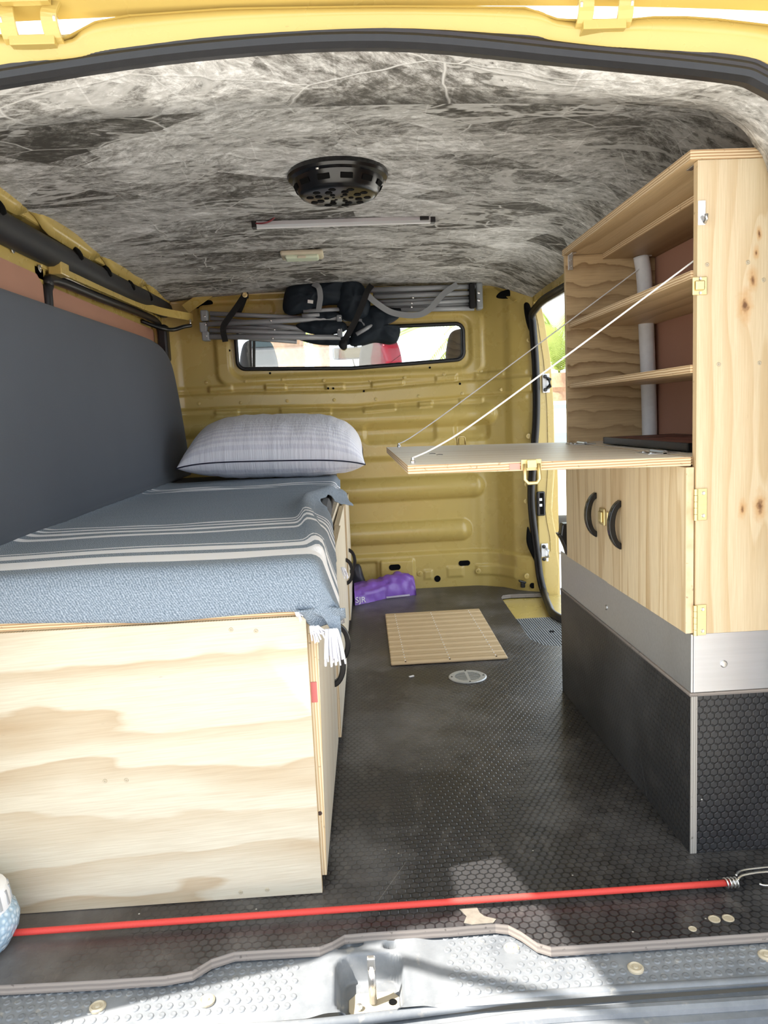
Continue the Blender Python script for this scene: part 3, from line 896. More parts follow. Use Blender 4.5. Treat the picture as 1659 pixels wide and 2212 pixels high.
def rim(ids):
    for a, b in zip(ids[:-1], ids[1:]):
        F.append((a, b, b + L, a + L))
rim([i for i in range(W)]); rim([ns * W + i for i in range(W)][::-1]); rim([j * W for j in range(ns + 1)][::-1]); rim([j * W + nx for j in range(ns + 1)])
tail = struct(make('door_2', V, F, 'yellow', smooth=True)); autosmooth(tail, 40)
for xh in (-0.372, 0.352):
    hg = []
    for sx in (-0.026, 0.026):
        pts = [(xh + sx, 1.068, 1.262), (xh + sx, 1.040, 1.268), (xh + sx * 1.0, 1.030, 1.290), (xh + sx * 1.25, 1.042, 1.318), (xh + sx * 1.5, 1.02, 1.335)]
        hg.append(g_sweep(catmull(pts, 6), rect(0.005, 0.020), up=(1, 0, 0)))
    hg.append(g_box((xh - 0.028, xh + 0.028), (1.036, 1.066), (1.258, 1.270)))
    hg.append(g_box((xh - 0.030, xh + 0.030), (1.020, 1.032), (1.300, 1.312)))
    v, f = merge(*hg)
    make('hinge', v, f, 'yellow', tail, bevel=0.001)
    for sx in (-0.031, 0.031):
        lathe('hinge_pin', [(0.007, 0), (0.007, 0.003), (0.004, 0.004)], (xh + sx, 1.034, 1.285), 'steel', tail, (1 if sx > 0 else -1, 0, 0), 12)
# gas strut on the left
tube('gas_strut', [(-0.70, 1.04, 0.62), (-0.67, 0.66, 1.45)], 0.011, 'black', tail, 10)

# ---- rear sill trim (plastic), with latch pocket
sx_ = np.linspace(-0.82, 0.82, 411); sy_ = np.linspace(0.945, 1.13, 75)
SX, SY = np.meshgrid(sx_, sy_)
SZ = np.full_like(SX, -0.020) - 0.010 * sstep(1.0, 0.945, SY) * 0.6
SZ += 0.006 * (sstep(-0.105, -0.07, SX) - sstep(0.055, 0.09, SX))                    # plain centre boss
def pocket(cx, cy, hx, hy, r, depth, soft=0.004):
    qx = np.abs(SX - cx) - (hx - r); qy = np.abs(SY - cy) - (hy - r)
    d = np.sqrt(np.maximum(qx, 0) ** 2 + np.maximum(qy, 0) ** 2) + np.minimum(np.maximum(qx, qy), 0) - r
    return depth * (1 - sstep(-soft, soft, d))
SZ -= pocket(-0.013, 0.995, 0.046, 0.050, 0.022, 0.042)
for (hx_, hy_, hr) in ((-0.052, 1.070, 0.009), (-0.031, 1.073, 0.009), (0.021, 1.064, 0.010)):
    SZ -= pocket(hx_, hy_, hr, hr * 0.75, hr * 0.7, 0.018, 0.0025)
sill = struct(grid_mesh('trim_9', SX, SY, SZ, 'grey_plastic'))
# raised studs of the anti-slip plates
sv, sf = [], []
def stud(x, y, z):
    n0 = len(sv)
    k = 8
    for r, h in ((0.0058, -0.0005), (0.0046, 0.0016), (0.0030, 0.0010)):
        for i in range(k):
            t = 2 * math.pi * i / k
            sv.append((x + r * math.cos(t), y + r * math.sin(t), z + h))
    for j in range(2):
        for i in range(k):
            q = (i + 1) % k
            sf.append((n0 + j * k + i, n0 + j * k + q, n0 + (j + 1) * k + q, n0 + (j + 1) * k + i))
    sf.append(tuple(n0 + 2 * k + i for i in range(k)))
rows = [0.968 + 0.0135 * k for k in range(10)]
for j, y in enumerate(rows):
    x = -0.80 + (0.0078 if j % 2 else 0)
    while x < 0.80:
        if (x < -0.115 or x > 0.10) and not any((x - a) ** 2 + (y - b) ** 2 < 0.0003 for a, b in ((-0.365, 0.992), (-0.235, 0.990), (0.19, 1.025), (0.36, 1.0))):
            zz = -0.020 - 0.006 * float(sstep(1.0, 0.945, np.array(y)))
            stud(x, y, zz)
        x += 0.0156
make('anti_slip_studs', sv, sf, 'grey_plastic', sill, smooth=True, kind='stuff')
for p in ((-0.3936, 0.9878, -0.0200), (-0.2417, 0.9846, -0.0200), (0.2003, 1.0438, -0.0200), (0.3666, 0.9851, -0.0200), (0.5600, 0.9903, -0.0200)):
    lathe('trim_fixing', [(0.0115, -0.002), (0.0115, 0.001), (0.009, 0.003), (0.007, 0.0015), (0.004, 0.0015), (0.003, 0.003)], p, 'yellow_zinc', sill, n=16)
# latch striker in the pocket
sp_ = prism('striker_plate', [(-0.045, 0.984), (-0.034, 0.966), (0.016, 0.966), (0.028, 0.984), (0.028, 1.006), (0.018, 1.018), (-0.034, 1.018), (-0.045, 1.006)], -0.060, -0.054, 'yellow_zinc', sill, bevel=0.001)
lathe('plate_hole', [(0.006, 0), (0.006, 0.0006)], (0.018, 0.996, -0.0538), 'hole', sp_, n=12)
box('plate_tab', (-0.026, 0.010), (0.962, 0.967), (-0.060, -0.050), 'yellow_zinc', sp_, bevel=0.001)
tube('striker_post', [(-0.010, 0.996, -0.052), (-0.010, 1.000, -0.018), (-0.010, 1.004, 0.0)], 0.0055, 'steel', sill, 10)
box('striker_head', (-0.016, -0.004), (0.999, 1.007), (-0.006, 0.014), 'steel', sill, bevel=0.002)
lathe('striker_bolt', [(0.005, 0), (0.005, 0.003), (0.003, 0.004)], (-0.030, 0.988, -0.052), 'steel', sill, (0, -0.3, 1), 10)
# lip, painted step and bumper below the sill
lip = [(-0.82, 0.950, -0.031), (-0.30, 0.946, -0.031), (-0.10, 0.940, -0.031), (0.10, 0.950, -0.030), (0.22, 0.958, -0.029), (0.50, 0.954, -0.029), (0.82, 0.953, -0.029)]
struct(tube('trim_10', lip, 0.007, 'grey_plastic', curve=8))
lv = merge(g_box((-0.84, 0.84), (0.905, 0.95), (-0.12, -0.040)), g_sweep(catmull([(a, b - 0.028, c - 0.010) for a, b, c in lip], 6), circ(0.010, 10)))
struct(make('trim_11', lv[0], lv[1], 'grey_plastic'))
struct(box('trim_12', (-0.86, 0.86), (0.74, 0.905), (-0.34, -0.060), 'grey_trim', bevel=0.02))

# ---- left side: sheet steel wall
wl = struct(box('wall_left', (-0.86, -0.80), (1.1, 3.42), (-0.03, 1.36), 'yellow'))
band = merge(g_box((-0.80, -0.775), (1.1, 2.10), (1.160, 1.215)), g_box((-0.80, -0.775), (2.02, 2.085), (0.60, 1.20)),
             g_box((-0.80, -0.775), (3.26, 3.40), (0.60, 1.25)), g_box((-0.80, -0.770), (2.06, 3.40), (1.195, 1.230)),
             g_box((-0.80, -0.745), (1.1, 3.40), (1.285, 1.310)))
wl = struct(make('trim_17', band[0], band[1], 'yellow', bevel=0.006))
# scalloped roof rail over the tube
sc_top = []
for k in range(60):
    y = 1.15 + 2.22 * k / 59
    cut = 0.030 * max(0, math.sin((y - 1.30) * 2 * math.pi / 0.52)) ** 4
    sc_top.append((y, 1.292 - 0.0 + cut * 0.4, cut))
V = []
for (y, z, c_) in sc_top:
    V.append((-0.722, y, 1.318)); V.append((-0.742, y, 1.272 + c_))
F = [(2 * i, 2 * i + 1, 2 * i + 3, 2 * i + 2) for i in range(len(sc_top) - 1)]
rail = make('roof_rail', V, F, 'yellow', wl, smooth=True)
rail.modifiers.new('solid', 'SOLIDIFY').thickness = 0.004
tube('foam_tube', [(-0.762, 1.2, 1.235), (-0.762, 1.72, 1.237), (-0.762, 1.95, 1.238), (-0.762, 2.6, 1.246), (-0.762, 3.2, 1.262), (-0.765, 3.40, 1.262)], 0.036, 'foam_black', wl, 14, curve=6)
for y in (1.755, 2.24, 2.50, 2.76, 3.0):
    lathe('tube_notch', [(0.020, 0), (0.019, 0.010), (0.010, 0.014)], (-0.739, y, 1.262), 'hole', wl, (1, 0, 0.5), 12)
# hardboard infill and window
hb = prism('hardboard_panel', [(1.10, 0.60), (2.055, 0.60), (2.055, 1.150), (2.02, 1.172), (1.10, 1.172)], -0.776, -0.770, 'hardboard', wl, 'x')
prism('hardboard_panel', [(2.09, 0.60), (3.27, 0.60), (3.27, 1.145), (3.24, 1.170), (2.14, 1.165), (2.09, 1.13)], -0.797, -0.790, 'hardboard', wl, 'x')
for p in ((-0.7680, 1.8934, 1.2056), (-0.7680, 2.0464, 1.1898)):
    screw((-0.770, p[1], p[2]), (1, 0, 0), wl, 0.010)
wz = [(2.07, 0.75), (2.07, 1.10), (2.085, 1.150), (2.13, 1.176), (2.5, 1.186), (3.0, 1.200), (3.22, 1.198), (3.275, 1.165), (3.285, 1.10), (3.285, 0.75)]
tube('window_rubber', [(-0.768, a, b) for a, b in wz], 0.014, 'rubber', wl, 10, curve=6, up=(1, 0, 0))
# sheet-metal brace running to the bulkhead and latch arm
ribbon('brace_strip', [(-0.748, 2.13, 1.205), (-0.746, 2.6, 1.215), (-0.742, 2.95, 1.222), (-0.715, 3.12, 1.222), (-0.63, 3.27, 1.216)], 0.030, 0.004, 'yellow', wl, curve=8)
box('brace_end', (-0.770, -0.735), (2.10, 2.16), (1.185, 1.225), 'yellow', wl, bevel=0.003)
tube('latch_arm', [(-0.7973, 3.1000, 1.1881), (-0.7589, 3.1200, 1.1711), (-0.7249, 3.1400, 1.1594), (-0.6920, 3.1800, 1.1588), (-0.6565, 3.2000, 1.1706), (-0.6284, 3.2200, 1.1773)], 0.008, 'black', wl, 8, curve=6)
tube('latch_pin', [(-0.6324, 3.2200, 1.1737), (-0.6303, 3.2200, 1.2014)], 0.004, 'steel', wl, 8)
box('pillar_pad', (-0.775, -0.735), (3.24, 3.30), (1.04, 1.19), 'rubber', wl, bevel=0.01)
# gusset plates at the two upper corners of the bulkhead
def gusset(pts, t=0.003, nm='gusset'):
    p = [Vector(q) for q in pts]
    v, f = g_sweep([p[0], (p[0] + p[1]) / 2, p[1]], rect(0.045, t), up=(0.2, -0.8, 0.4))
    return make(nm, v, f, 'yellow', wall_back, bevel=0.001)
gusset([(-0.6597, 3.2800, 1.2512), (-0.5627, 3.3200, 1.3209)])
gusset([(0.7166, 3.2200, 1.2250), (0.6509, 3.3000, 1.2967)])
for pp in ((-0.6080, 3.3400, 1.2821), (0.6834, 3.3000, 1.2534)):  # black blobs paint the shade of the corner hollows
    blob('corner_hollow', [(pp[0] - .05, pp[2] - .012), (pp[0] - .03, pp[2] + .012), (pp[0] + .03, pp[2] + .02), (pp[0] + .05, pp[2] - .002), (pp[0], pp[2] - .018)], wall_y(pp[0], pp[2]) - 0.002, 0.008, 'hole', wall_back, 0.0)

# ---- right side: panel behind the cabinet, sliding-door frame
wr = struct(box('wall_right', (0.83, 0.88), (1.1, 1.99), (-0.25, 1.34), 'yellow'))
prism('hardboard_panel', [(1.2, 0.55), (1.985, 0.55), (1.985, 1.25), (1.2, 1.25)], 0.815, 0.822, 'hardboard', wr, 'x')
# door header
dh = merge(g_box((0.770, 0.86), (1.95, 3.30), (1.205, 1.250)), g_box((0.80, 0.86), (1.95, 3.35), (1.245, 1.36)))
door = struct(make('door_1', dh[0], dh[1], 'yellow', bevel=0.008))
# pillar at the front of the doorway: face to the rear, curved seal
pil = [(0.770, -0.10), (0.770, 1.215), (0.815, 1.215), (0.8040, 1.1884), (0.8178, 1.1175), (0.8380, 0.9672), (0.8481, 0.7774), (0.8485, 0.5850), (0.8451, 0.5075), (0.8324, 0.3512), (0.8374, 0.3015), (0.8500, 0.2313), (0.8510, 0.1713), (0.860, 0.10), (0.850, -0.10)]
prism('door_pillar', pil, 3.17, 3.30, 'yellow', door, 'y', bevel=0.006)
prism('pillar_ridge', [(p[0] - 0.030, p[1]) for p in pil[3:13]] + [(p[0] - 0.024, p[1]) for p in pil[3:13]][::-1], 3.166, 3.172, 'yellow', door, 'y')
struct(box('wall_front_right', (0.84, 0.88), (3.25, 4.3), (-0.2, 0.55), 'yellow'))
seal_path = [(0.772, 1.95, 1.190), (0.772, 2.7, 1.190), (0.770, 2.98, 1.190), (0.766, 3.08, 1.178), (0.7602, 3.1500, 1.1543), (0.7653, 3.1600, 1.1000), (0.7744, 3.1650, 0.9320), (0.7723, 3.1650, 0.7426), (0.7546, 3.1650, 0.5511), (0.7442, 3.1650, 0.4348), (0.7460, 3.1650, 0.3366), (0.7557, 3.1650, 0.2371), (0.7644, 3.1600, 0.1479), (0.7702, 3.1500, 0.0695), (0.7780, 3.1154, 0.0049), (0.7447, 2.8984, 0.0000), (0.7371, 2.7887, -0.0040), (0.772, 2.6, -0.006), (0.772, 2.30, -0.006)]
sp = catmull(seal_path, 8)
v, f = g_sweep(sp, [(-.017, -.006), (-.012, -.012), (.0, -.014), (.004, -.008), (.008, -.013), (.016, -.010), (.018, .002), (.010, .010), (-.012, .010)], up=(1, 0.6, 0))
make('door_seal', v, f, 'rubber', door, smooth=True)
# black blobs painting the shade of hollows in the pillar edge
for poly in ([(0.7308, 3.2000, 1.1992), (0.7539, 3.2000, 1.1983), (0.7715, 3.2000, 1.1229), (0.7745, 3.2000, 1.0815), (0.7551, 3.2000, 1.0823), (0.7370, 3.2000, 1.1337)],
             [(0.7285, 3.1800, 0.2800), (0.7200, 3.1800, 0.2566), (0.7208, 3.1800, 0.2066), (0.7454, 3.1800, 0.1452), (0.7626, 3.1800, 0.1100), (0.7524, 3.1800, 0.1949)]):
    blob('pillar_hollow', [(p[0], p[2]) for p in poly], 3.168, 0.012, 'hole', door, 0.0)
def striker(z, x, black):
    b = box('striker_plate', (x - 0.017, x + 0.013), (3.160, 3.167), (z - 0.039, z + 0.039), 'white_metal', door, bevel=0.003)
    for s in (-1, 1):
        lathe('bolt', [(0.008, 0), (0.008, 0.004), (0.004, 0.005)], (x - 0.006, 3.160, z + s * 0.027), 'black', b, (0, -1, 0), 12)
    tube('striker_loop', [(x + 0.006, 3.16, z - 0.018), (x + 0.006, 3.135, z - 0.014), (x + 0.006, 3.135, z + 0.014), (x + 0.006, 3.16, z + 0.018)], 0.008 if black else 0.005, 'black' if black else 'steel', b, 8)
striker(0.878, (0.8159, 3.1600, 0.8527)[0], True)
striker((0.7966, 3.1600, 0.1681)[2], (0.7966, 3.1600, 0.1681)[0], False)
pl = (0.7830, 3.1600, 0.3785)
lk = box('lock_plate', (pl[0] - .019, pl[0] + .017), (3.155, 3.167), (pl[2] - .052, pl[2] + .052), 'black', door, bevel=0.006)
box('lock_recess', (pl[0] - .006, pl[0] + .010), (3.153, 3.156), (pl[2] - .045, pl[2] + .045), 'hole', lk)
for dz in (0.018, -0.006):
    box('lock_contact', (pl[0] - .010, pl[0] + .002), (3.150, 3.155), (pl[2] + dz - .005, pl[2] + dz + .006), 'white_metal', lk, bevel=0.001)
for p in ((0.7618, 3.1900, 0.8752), (0.7414, 3.1900, 0.6630), (0.7253, 3.1900, 0.3899), (0.7289, 3.1900, 0.4607), (0.7522, 3.1900, 1.0570)):
    lathe('panel_screw', [(0.011, 0), (0.011, 0.004), (0.008, 0.005), (0.003, 0.004), (0.003, 0.009)], (p[0], 3.185, p[2]), 'yellow', wall_back, (0, -1, 0), 14)
# red grab tube over the doorway
gt = thing('red_tube', 'dark red tube with a black end running under the liner above the side doorway', 'tube', (0.772, 2.5, 1.262))
tube('shaft', [(0.772, 3.0, 1.274), (0.772, 2.0, 1.274)], 0.0085, 'dark_red', gt, 10)
lathe('end_cup', [(0.006, -0.004), (0.017, 0.0), (0.019, 0.006), (0.012, 0.012)], (0.772, 3.012, 1.274), 'gloss_black', gt, (0, -1, 0), 14)

# ---- cab beyond the bulkhead
struct(box('wall_cab_left', (-0.86, -0.82), (3.42, 4.9), (-0.3, 0.62), 'yellow'))
struct(box('trim_13', (-0.78, 0.80), (3.42, 4.25), (1.335, 1.36), 'grey_trim'))
for nm, sx in (('trim_14', -1), ('trim_15', 1)):
    v, f = g_sweep([(0.01 + sx * 0.78, 4.25, 1.34), (0.01 + sx * 0.86, 4.95, 0.62)], rect(0.07, 0.05))
    struct(make(nm, v, f, 'grey_trim', bevel=0.008))
struct(box('trim_16', (-0.80, 0.82), (4.75, 5.3), (0.3, 0.60), 'grey_trim', bevel=0.05))

# ================================================================= OBJECTS
RX90 = Matrix.Rotation(math.pi / 2, 3, 'X')

def arch_handle(parent, c, out, length=0.104, proj=0.030, width=0.014):
    """black crescent pull: flat feet on the door, thick in the middle, bowed along x"""
    sx = out[0]; hl = length / 2; hi = hl - 0.014
    poly = [(c[0] + sx * proj * (1 - t * t) ** 0.6, c[2] + t * hl) for t in [math.sin((-1 + 2 * k / 16) * math.pi / 2) for k in range(17)]]
    poly += [(c[0] + sx * (proj - 0.013) * (1 - t * t) ** 0.55, c[2] - t * hi) for t in [math.sin((-1 + 2 * k / 12) * math.pi / 2) for k in range(13)]]
    return prism('handle', poly, c[1] - width / 2, c[1] + width / 2, 'gloss_black', parent, 'y', bevel=0.002)

# ---------------------------------------------------------------- bed bench
bench = thing('bed_bench', 'pale pine plywood storage bench carrying the mattress, with doors facing the aisle', 'bench', (-0.42, 2.2, 0))
BX = -0.086
board('end_panel', (-0.775, BX), (1.178, 1.193), (0.001, 0.471), 'ply_end', 'edge_x', 'y', bench)
board('top_panel', (-0.775, BX - 0.004), (1.182, 3.27), (0.472, 0.486), 'ply_table', 'edge', 'z', bench)
def face_x(y): return BX - 0.004 + 0.021 * (y - 1.19)
sd = [(BX - 0.010, 1.194), (face_x(3.27) - 0.004, 3.27), (face_x(3.27) - 0.02, 3.27), (BX - 0.03, 1.194)]
prism('carcass_side', sd, 0.001, 0.471, 'ply_side', bench)
box('carcass_back', (-0.775, -0.10), (3.255, 3.27), (0.001, 0.471), 'ply_side', bench)
doors = [(1.198, 1.735, 0.000, 0.020), (1.745, 2.275, 0.007, 0.022), (2.285, 2.79, 0.002, 0.020), (2.80, 3.25, 0.008, 0.020)]
dobj = []
for k, (y0, y1, proud, z0) in enumerate(doors):
    a, b = face_x(y0) + proud, face_x(y1) + proud
    V = []
    for z, lean in ((z0, 0.0), (0.456, 0.009 if k == 0 else 0.003)):
        V += [(a - 0.001 + lean * 0.2, y0, z), (b - 0.001, y1, z), (b + 0.0115 + lean, y1, z), (a + 0.0115 + lean, y0, z)]
    F = [(0, 1, 2, 3), (7, 6, 5, 4), (0, 4, 5, 1), (1, 5, 6, 2), (2, 6, 7, 3), (3, 7, 4, 0)]
    d = make('door', V, F, 'ply_side', bench, mats=['ply_side', 'edge_x'], fmat=[1, 1, 0, 1, 0, 1])
    dobj.append(d)
for k, y in ((0, 1.66), (1, 1.83), (2, 2.70), (3, 2.90)):
    arch_handle(dobj[k], (face_x(y) + doors[k][2] + 0.014, y, 0.228), (1, 0, 0), 0.098, 0.028)
lx = face_x(1.74) + 0.020
lt = merge(g_box((lx - 0.002, lx + 0.004), (1.90, 1.935), (0.235, 0.275)), g_box((lx + 0.004, lx + 0.012), (1.905, 1.93), (0.248, 0.262)), g_box((lx + 0.010, lx + 0.018), (1.91, 1.918), (0.255, 0.268)))
make('catch', lt[0], lt[1], 'steel', dobj[1], bevel=0.001)
for p in ((-0.2041, 1.1780, 0.4563), (-0.1653, 1.1780, 0.4518), (-0.2197, 1.1780, 0.0128), (-0.1764, 1.1780, 0.0137), (-0.4214, 1.1780, 0.2197), (-0.3877, 1.1780, 0.2189)):
    screw(p, (0, -1, 0), bench, 0.0034, 'yellow_zinc')
# red pencil mark and knot on the door edge
box('red_mark', (face_x(1.2) + 0.003, face_x(1.2) + 0.0135), (1.1965, 1.1985), (0.322, 0.356), plain('red_ink', (0.60, 0.16, 0.15), 0.6), dobj[0])
lathe('edge_knot', [(0.004, 0), (0.003, 0.001)], (face_x(1.2) + 0.006, 1.1978, 0.130), plain('dark_knot', (0.06, 0.035, 0.03), 0.7), dobj[0], (0, -1, 0), 8)

# ---------------------------------------------------------------- mattress
mt = box('mattress', (-0.765, -0.068), (1.190, 3.24), (0.487, 0.556), 'mattress', bevel=0.018)
tag(mt, 'dark grey foam mattress on the plywood bench, side bare under the blanket', 'mattress')

# ---------------------------------------------------------------- back cushion (leans on the left side)
ys_ = [1.12, 1.12, 1.14, 3.20, 3.28, 3.315, 3.335, 3.345]
outline = [(1.12, 0.545), (1.12, 1.075), (1.18, 1.088), (1.7, 1.090), (2.4, 1.098), (2.85, 1.104), (3.02, 1.100), (3.14, 1.085), (3.22, 1.052), (3.262, 1.00), (3.285, 0.90), (3.300, 0.75), (3.305, 0.56)]
pts = [(p.x, p.y) for p in catmull([(a, b, 0) for a, b in outline], 4)]
def cush_x(z): return -0.727 + 0.040 * (1.10 - z) / 0.55
V, F = [], []
n = len(pts)
rings = [(1.0, -0.042), (1.0, -0.016), (0.985, -0.006), (0.955, -0.001), (0.9, 0.002), (0.75, 0.004), (0.5, 0.005), (0.25, 0.005), (0.0, 0.005)]
for (s, d) in rings:
    for (y, z) in pts:
        yc = min(max(y, 1.40), 3.02)
        y2, z2 = yc + (y - yc) * s, 0.82 + (z - 0.82) * s
        V.append((cush_x(z2) + d, y2, z2))
for k in range(len(rings) - 1):
    for i in range(n):
        j = (i + 1) % n
        F.append((k * n + i, k * n + j, (k + 1) * n + j, (k + 1) * n + i))
F.append(tuple(range(n - 1, -1, -1)))
cu = make('back_cushion', V, F, 'cushion', smooth=True)
bm = bmesh.new(); bm.from_mesh(cu.data); bmesh.ops.remove_doubles(bm, verts=bm.verts[:], dist=1e-5); bmesh.ops.recalc_face_normals(bm, faces=bm.faces[:]); bmesh.ops.triangulate(bm, faces=[f for f in bm.faces if len(f.verts) > 4]); bm.to_mesh(cu.data); bm.free()
tag(cu, 'long charcoal padded cushion with rounded top corner leaning against the side wall', 'cushion')

# ---------------------------------------------------------------- blanket
TOP = 0.560
def right_len(v):          # how far the cloth reaches beyond the mattress edge (negative: folded back)
    k = [(0.95, 0.088), (1.17, 0.090), (1.30, 0.082), (1.45, 0.060), (1.60, 0.040), (1.75, 0.020), (1.90, -0.010), (2.02, -0.030), (2.14, -0.015), (2.26, 0.035), (2.36, 0.070), (2.46, 0.050), (2.60, 0.020), (2.95, 0.015)]
    for (a, b), (c, d) in zip(k[:-1], k[1:]):
        if a <= v <= c:
            t = (v - a) / (c - a); t = t * t * (3 - 2 * t)
            return b + (d - b) * t
    return k[-1][1]
def ridge_x(v):            # the rolled fold wanders in from the edge and out again
    k = [(1.28, -0.062), (1.40, -0.080), (1.55, -0.098), (1.70, -0.112), (1.85, -0.124), (1.98, -0.126), (2.10, -0.108), (2.22, -0.085), (2.34, -0.06), (2.50, -0.03)]
    if v < k[0][0] or v > k[-1][0]: return None
    for (a, b), (c, d) in zip(k[:-1], k[1:]):
        if a <= v <= c: return b + (d - b) * (v - a) / (c - a)
NEARY, XE = 1.178, -0.060
def cloth(u, v):
    """u: distance from the wall side across the bed, v: world-y like distance along the bed"""
    x = -0.720 + u
    dz = 0.0; y = v
    # near end hangs over the bench
    R1 = 0.022
    y0 = NEARY + R1
    if v < y0:
        s = y0 - v
        if s < R1 * 1.57:
            a = s / R1; y = y0 - R1 * math.sin(a); dz = R1 * (1 - math.cos(a))
        else:
            y = NEARY - 0.004 - 0.03 * (s - R1 * 1.57) * 0.3; dz = R1 + (s - R1 * 1.57)
    R2 = 0.020
    x0 = XE - R2
    dzx = 0.0
    if x > x0:
        s = x - x0
        if s < R2 * 1.4:
            a = s / R2; x = x0 + R2 * math.sin(a) * 1.2; dzx = R2 * (1 - math.cos(a))
        else:
            e = s - R2 * 1.4
            flare = 0.30 if v < 1.5 else (0.85 if v > 2.2 else 0.35)
            x = x0 + R2 * 1.18 + e * flare; dzx = R2 * 0.83 + e * math.sqrt(max(0.05, 1 - flare * flare))
    z = TOP - dz - dzx * (1 - 0.75 * min(1, dz / 0.05))
    rx_ = ridge_x(v)
    if rx_ is not None:
        amp = 0.020 * math.exp(-((v - 1.95) / 0.42) ** 2) + 0.008
        side = 0.030 if (-0.720 + u) > rx_ else 0.012
        z += amp * math.exp(-(((-0.720 + u) - rx_) / side) ** 2)
        if (-0.720 + u) > rx_ + 0.02: z -= 0.006
    # gentle unevenness and creases
    z += 0.0028 * mnoise.noise(Vector((u * 5, v * 4, 1.0))) + 0.0016 * mnoise.noise(Vector((u * 9, v * 34, 4.0))) * (1.0 if v > 1.7 else 0.4)
    if v > 2.3: z += 0.004 * mnoise.noise(Vector((u * 4, v * 26, 9.0)))
    y += 0.003 * mnoise.noise(Vector((u * 7, v * 3, 2.0)))
    if dz > 0.02:
        y -= 0.006 * (0.5 + mnoise.noise(Vector((u * 9, 3.0, 2.0)))) * min(1, dz / 0.06)
    # cloth climbs slightly at the cushion side
    z += 0.016 * max(0, 1 - u / 0.06) ** 2
    return (x, y, z)
def near_v(u):             # lower edge of the hanging end
    t = u / 0.70
    return 1.116 - 0.014 * t + 0.004 * math.sin(t * 9.0) - 0.020 * max(0, (t - 0.86) / 0.14) ** 2
NU, NV = 110, 200
V, UV, F = [], [], []
for j in range(NV + 1):
    fv = j / NV
    vv = 1.10 + (2.92 - 1.10) * fv
    ul = (XE + 0.720) + right_len(vv)
    for i in range(NU + 1):
        fu = i / NU
        u = ul * fu
        nv = near_v(u)
        v2 = nv + (2.92 - nv) * fv ** 1.0
        V.append(cloth(u, v2)); UV.append((u, v2))
for j in range(NV):
    for i in range(NU):
        F.append((j * (NU + 1) + i, j * (NU + 1) + i + 1, (j + 1) * (NU + 1) + i + 1, (j + 1) * (NU + 1) + i))
bl = thing('blanket', 'grey-blue woven cotton blanket with white stripes and tassels spread over the mattress', 'blanket', (-0.4, 2.0, 0.487))
cl = make('cloth', V, F, 'blanket', bl, smooth=True, uvs=UV)
cl.modifiers.new('solid', 'SOLIDIFY').thickness = 0.0025
# turned-under corner at the near aisle side
V, UV, F = [], [], []
for j in range(13):
    for i in range(21):
        a, b = i / 20, j / 12
        x = -0.098 + 0.075 * a
        sag = 0.030 * math.sin(math.pi * min(1, a * 1.05)) + 0.016 * a
        z = 0.486 - b * sag - 0.006 * math.sin(a * 8) * b
        y = 1.168 + 0.018 * b - 0.010 * math.sin(a * 7 + 1) * (1 - b)
        V.append((x, y, z)); UV.append((a * 0.08 + 0.6, 0.95 + 0.05 * b))
for j in range(12):
    for i in range(20):
        F.append((j * 21 + i, j * 21 + i + 1, (j + 1) * 21 + i + 1, (j + 1) * 21 + i))
tc = make('turned_corner', V, F, 'blanket', bl, smooth=True, uvs=UV)
tc.modifiers.new('solid', 'SOLIDIFY').thickness = 0.0025
# white tassels
def tassel(name, top, tip, nst, spread, r0):
    parts = []
    T, B = Vector(top), Vector(tip)
    for k in range(nst):
        a = random.uniform(-1, 1); b = random.uniform(-1, 1)
        m = (T + B) / 2 + Vector((a * spread * 0.8, b * spread * 0.4, random.uniform(-.004, .004)))
        e = B + Vector((a * spread, b * spread * 0.5, random.uniform(-.010, .010)))
        s = T + Vector((a * spread * 0.55, b * spread * 0.2, 0))
        parts.append(g_sweep(catmull([s, m, e], 4), circ(r0, 5)))
    v, f = merge(*parts)
    return make(name, v, f, plain('white_cotton_tassel', (0.74, 0.74, 0.80), 0.85), bl, smooth=True)
tassel('tassel', (-0.046, 1.165, 0.452), (-0.043, 1.162, 0.402), 34, 0.017, 0.0016)
tassel('tassel', (-0.073, 1.166, 0.458), (-0.066, 1.164, 0.440), 22, 0.012, 0.0014)
tassel('tassel', (-0.098, 1.170, 0.482), (-0.092, 1.168, 0.474), 10, 0.006, 0.0012)
tassel('tassel', (-0.030, 1.46, 0.49), (-0.022, 1.45, 0.475), 8, 0.006, 0.0012)

# ---------------------------------------------------------------- pillow
PL, PW, PH = 0.343, 0.205, 0.122
pc_ = Vector((-0.290, 2.990, 0.672)); prot = Matrix.Rotation(math.radians(1.5), 3, 'Y') @ Matrix.Rotation(math.radians(-1.5), 3, 'Z') @ Matrix.Rotation(math.radians(12), 3, 'X')
def pil(u, v, s):
    """u,v in -1..1 over the case; s: +1 top, -1 bottom"""
    ex = (1 - 0.075 * (1 - v * v) * 0 - 0.035 * (1 - abs(v) ** 2.2) * abs(u) ** 3)
    ey = (1 - 0.06 * (1 - abs(u) ** 2.2) * abs(v) ** 3)
    h = (max(0, 1 - abs(u) ** 3.6) * max(0, 1 - abs(v) ** 2.6)) ** 0.50
    ex *= 1 - 0.10 * max(v, 0) ** 2
    x, y = u * PL * ex, v * PW * ey
    z = s * h * (PH if s > 0 else PH * 0.80)
    z += s * 0.004 * mnoise.noise(Vector((u * 9, v * 2.4, s * 3.0))) * min(1, h * 2)
    z -= 0.018 * (abs(u) ** 5)
    return pc_ + prot @ Vector((x, y, z))
NP = 56
V, UV, F = [], [], []
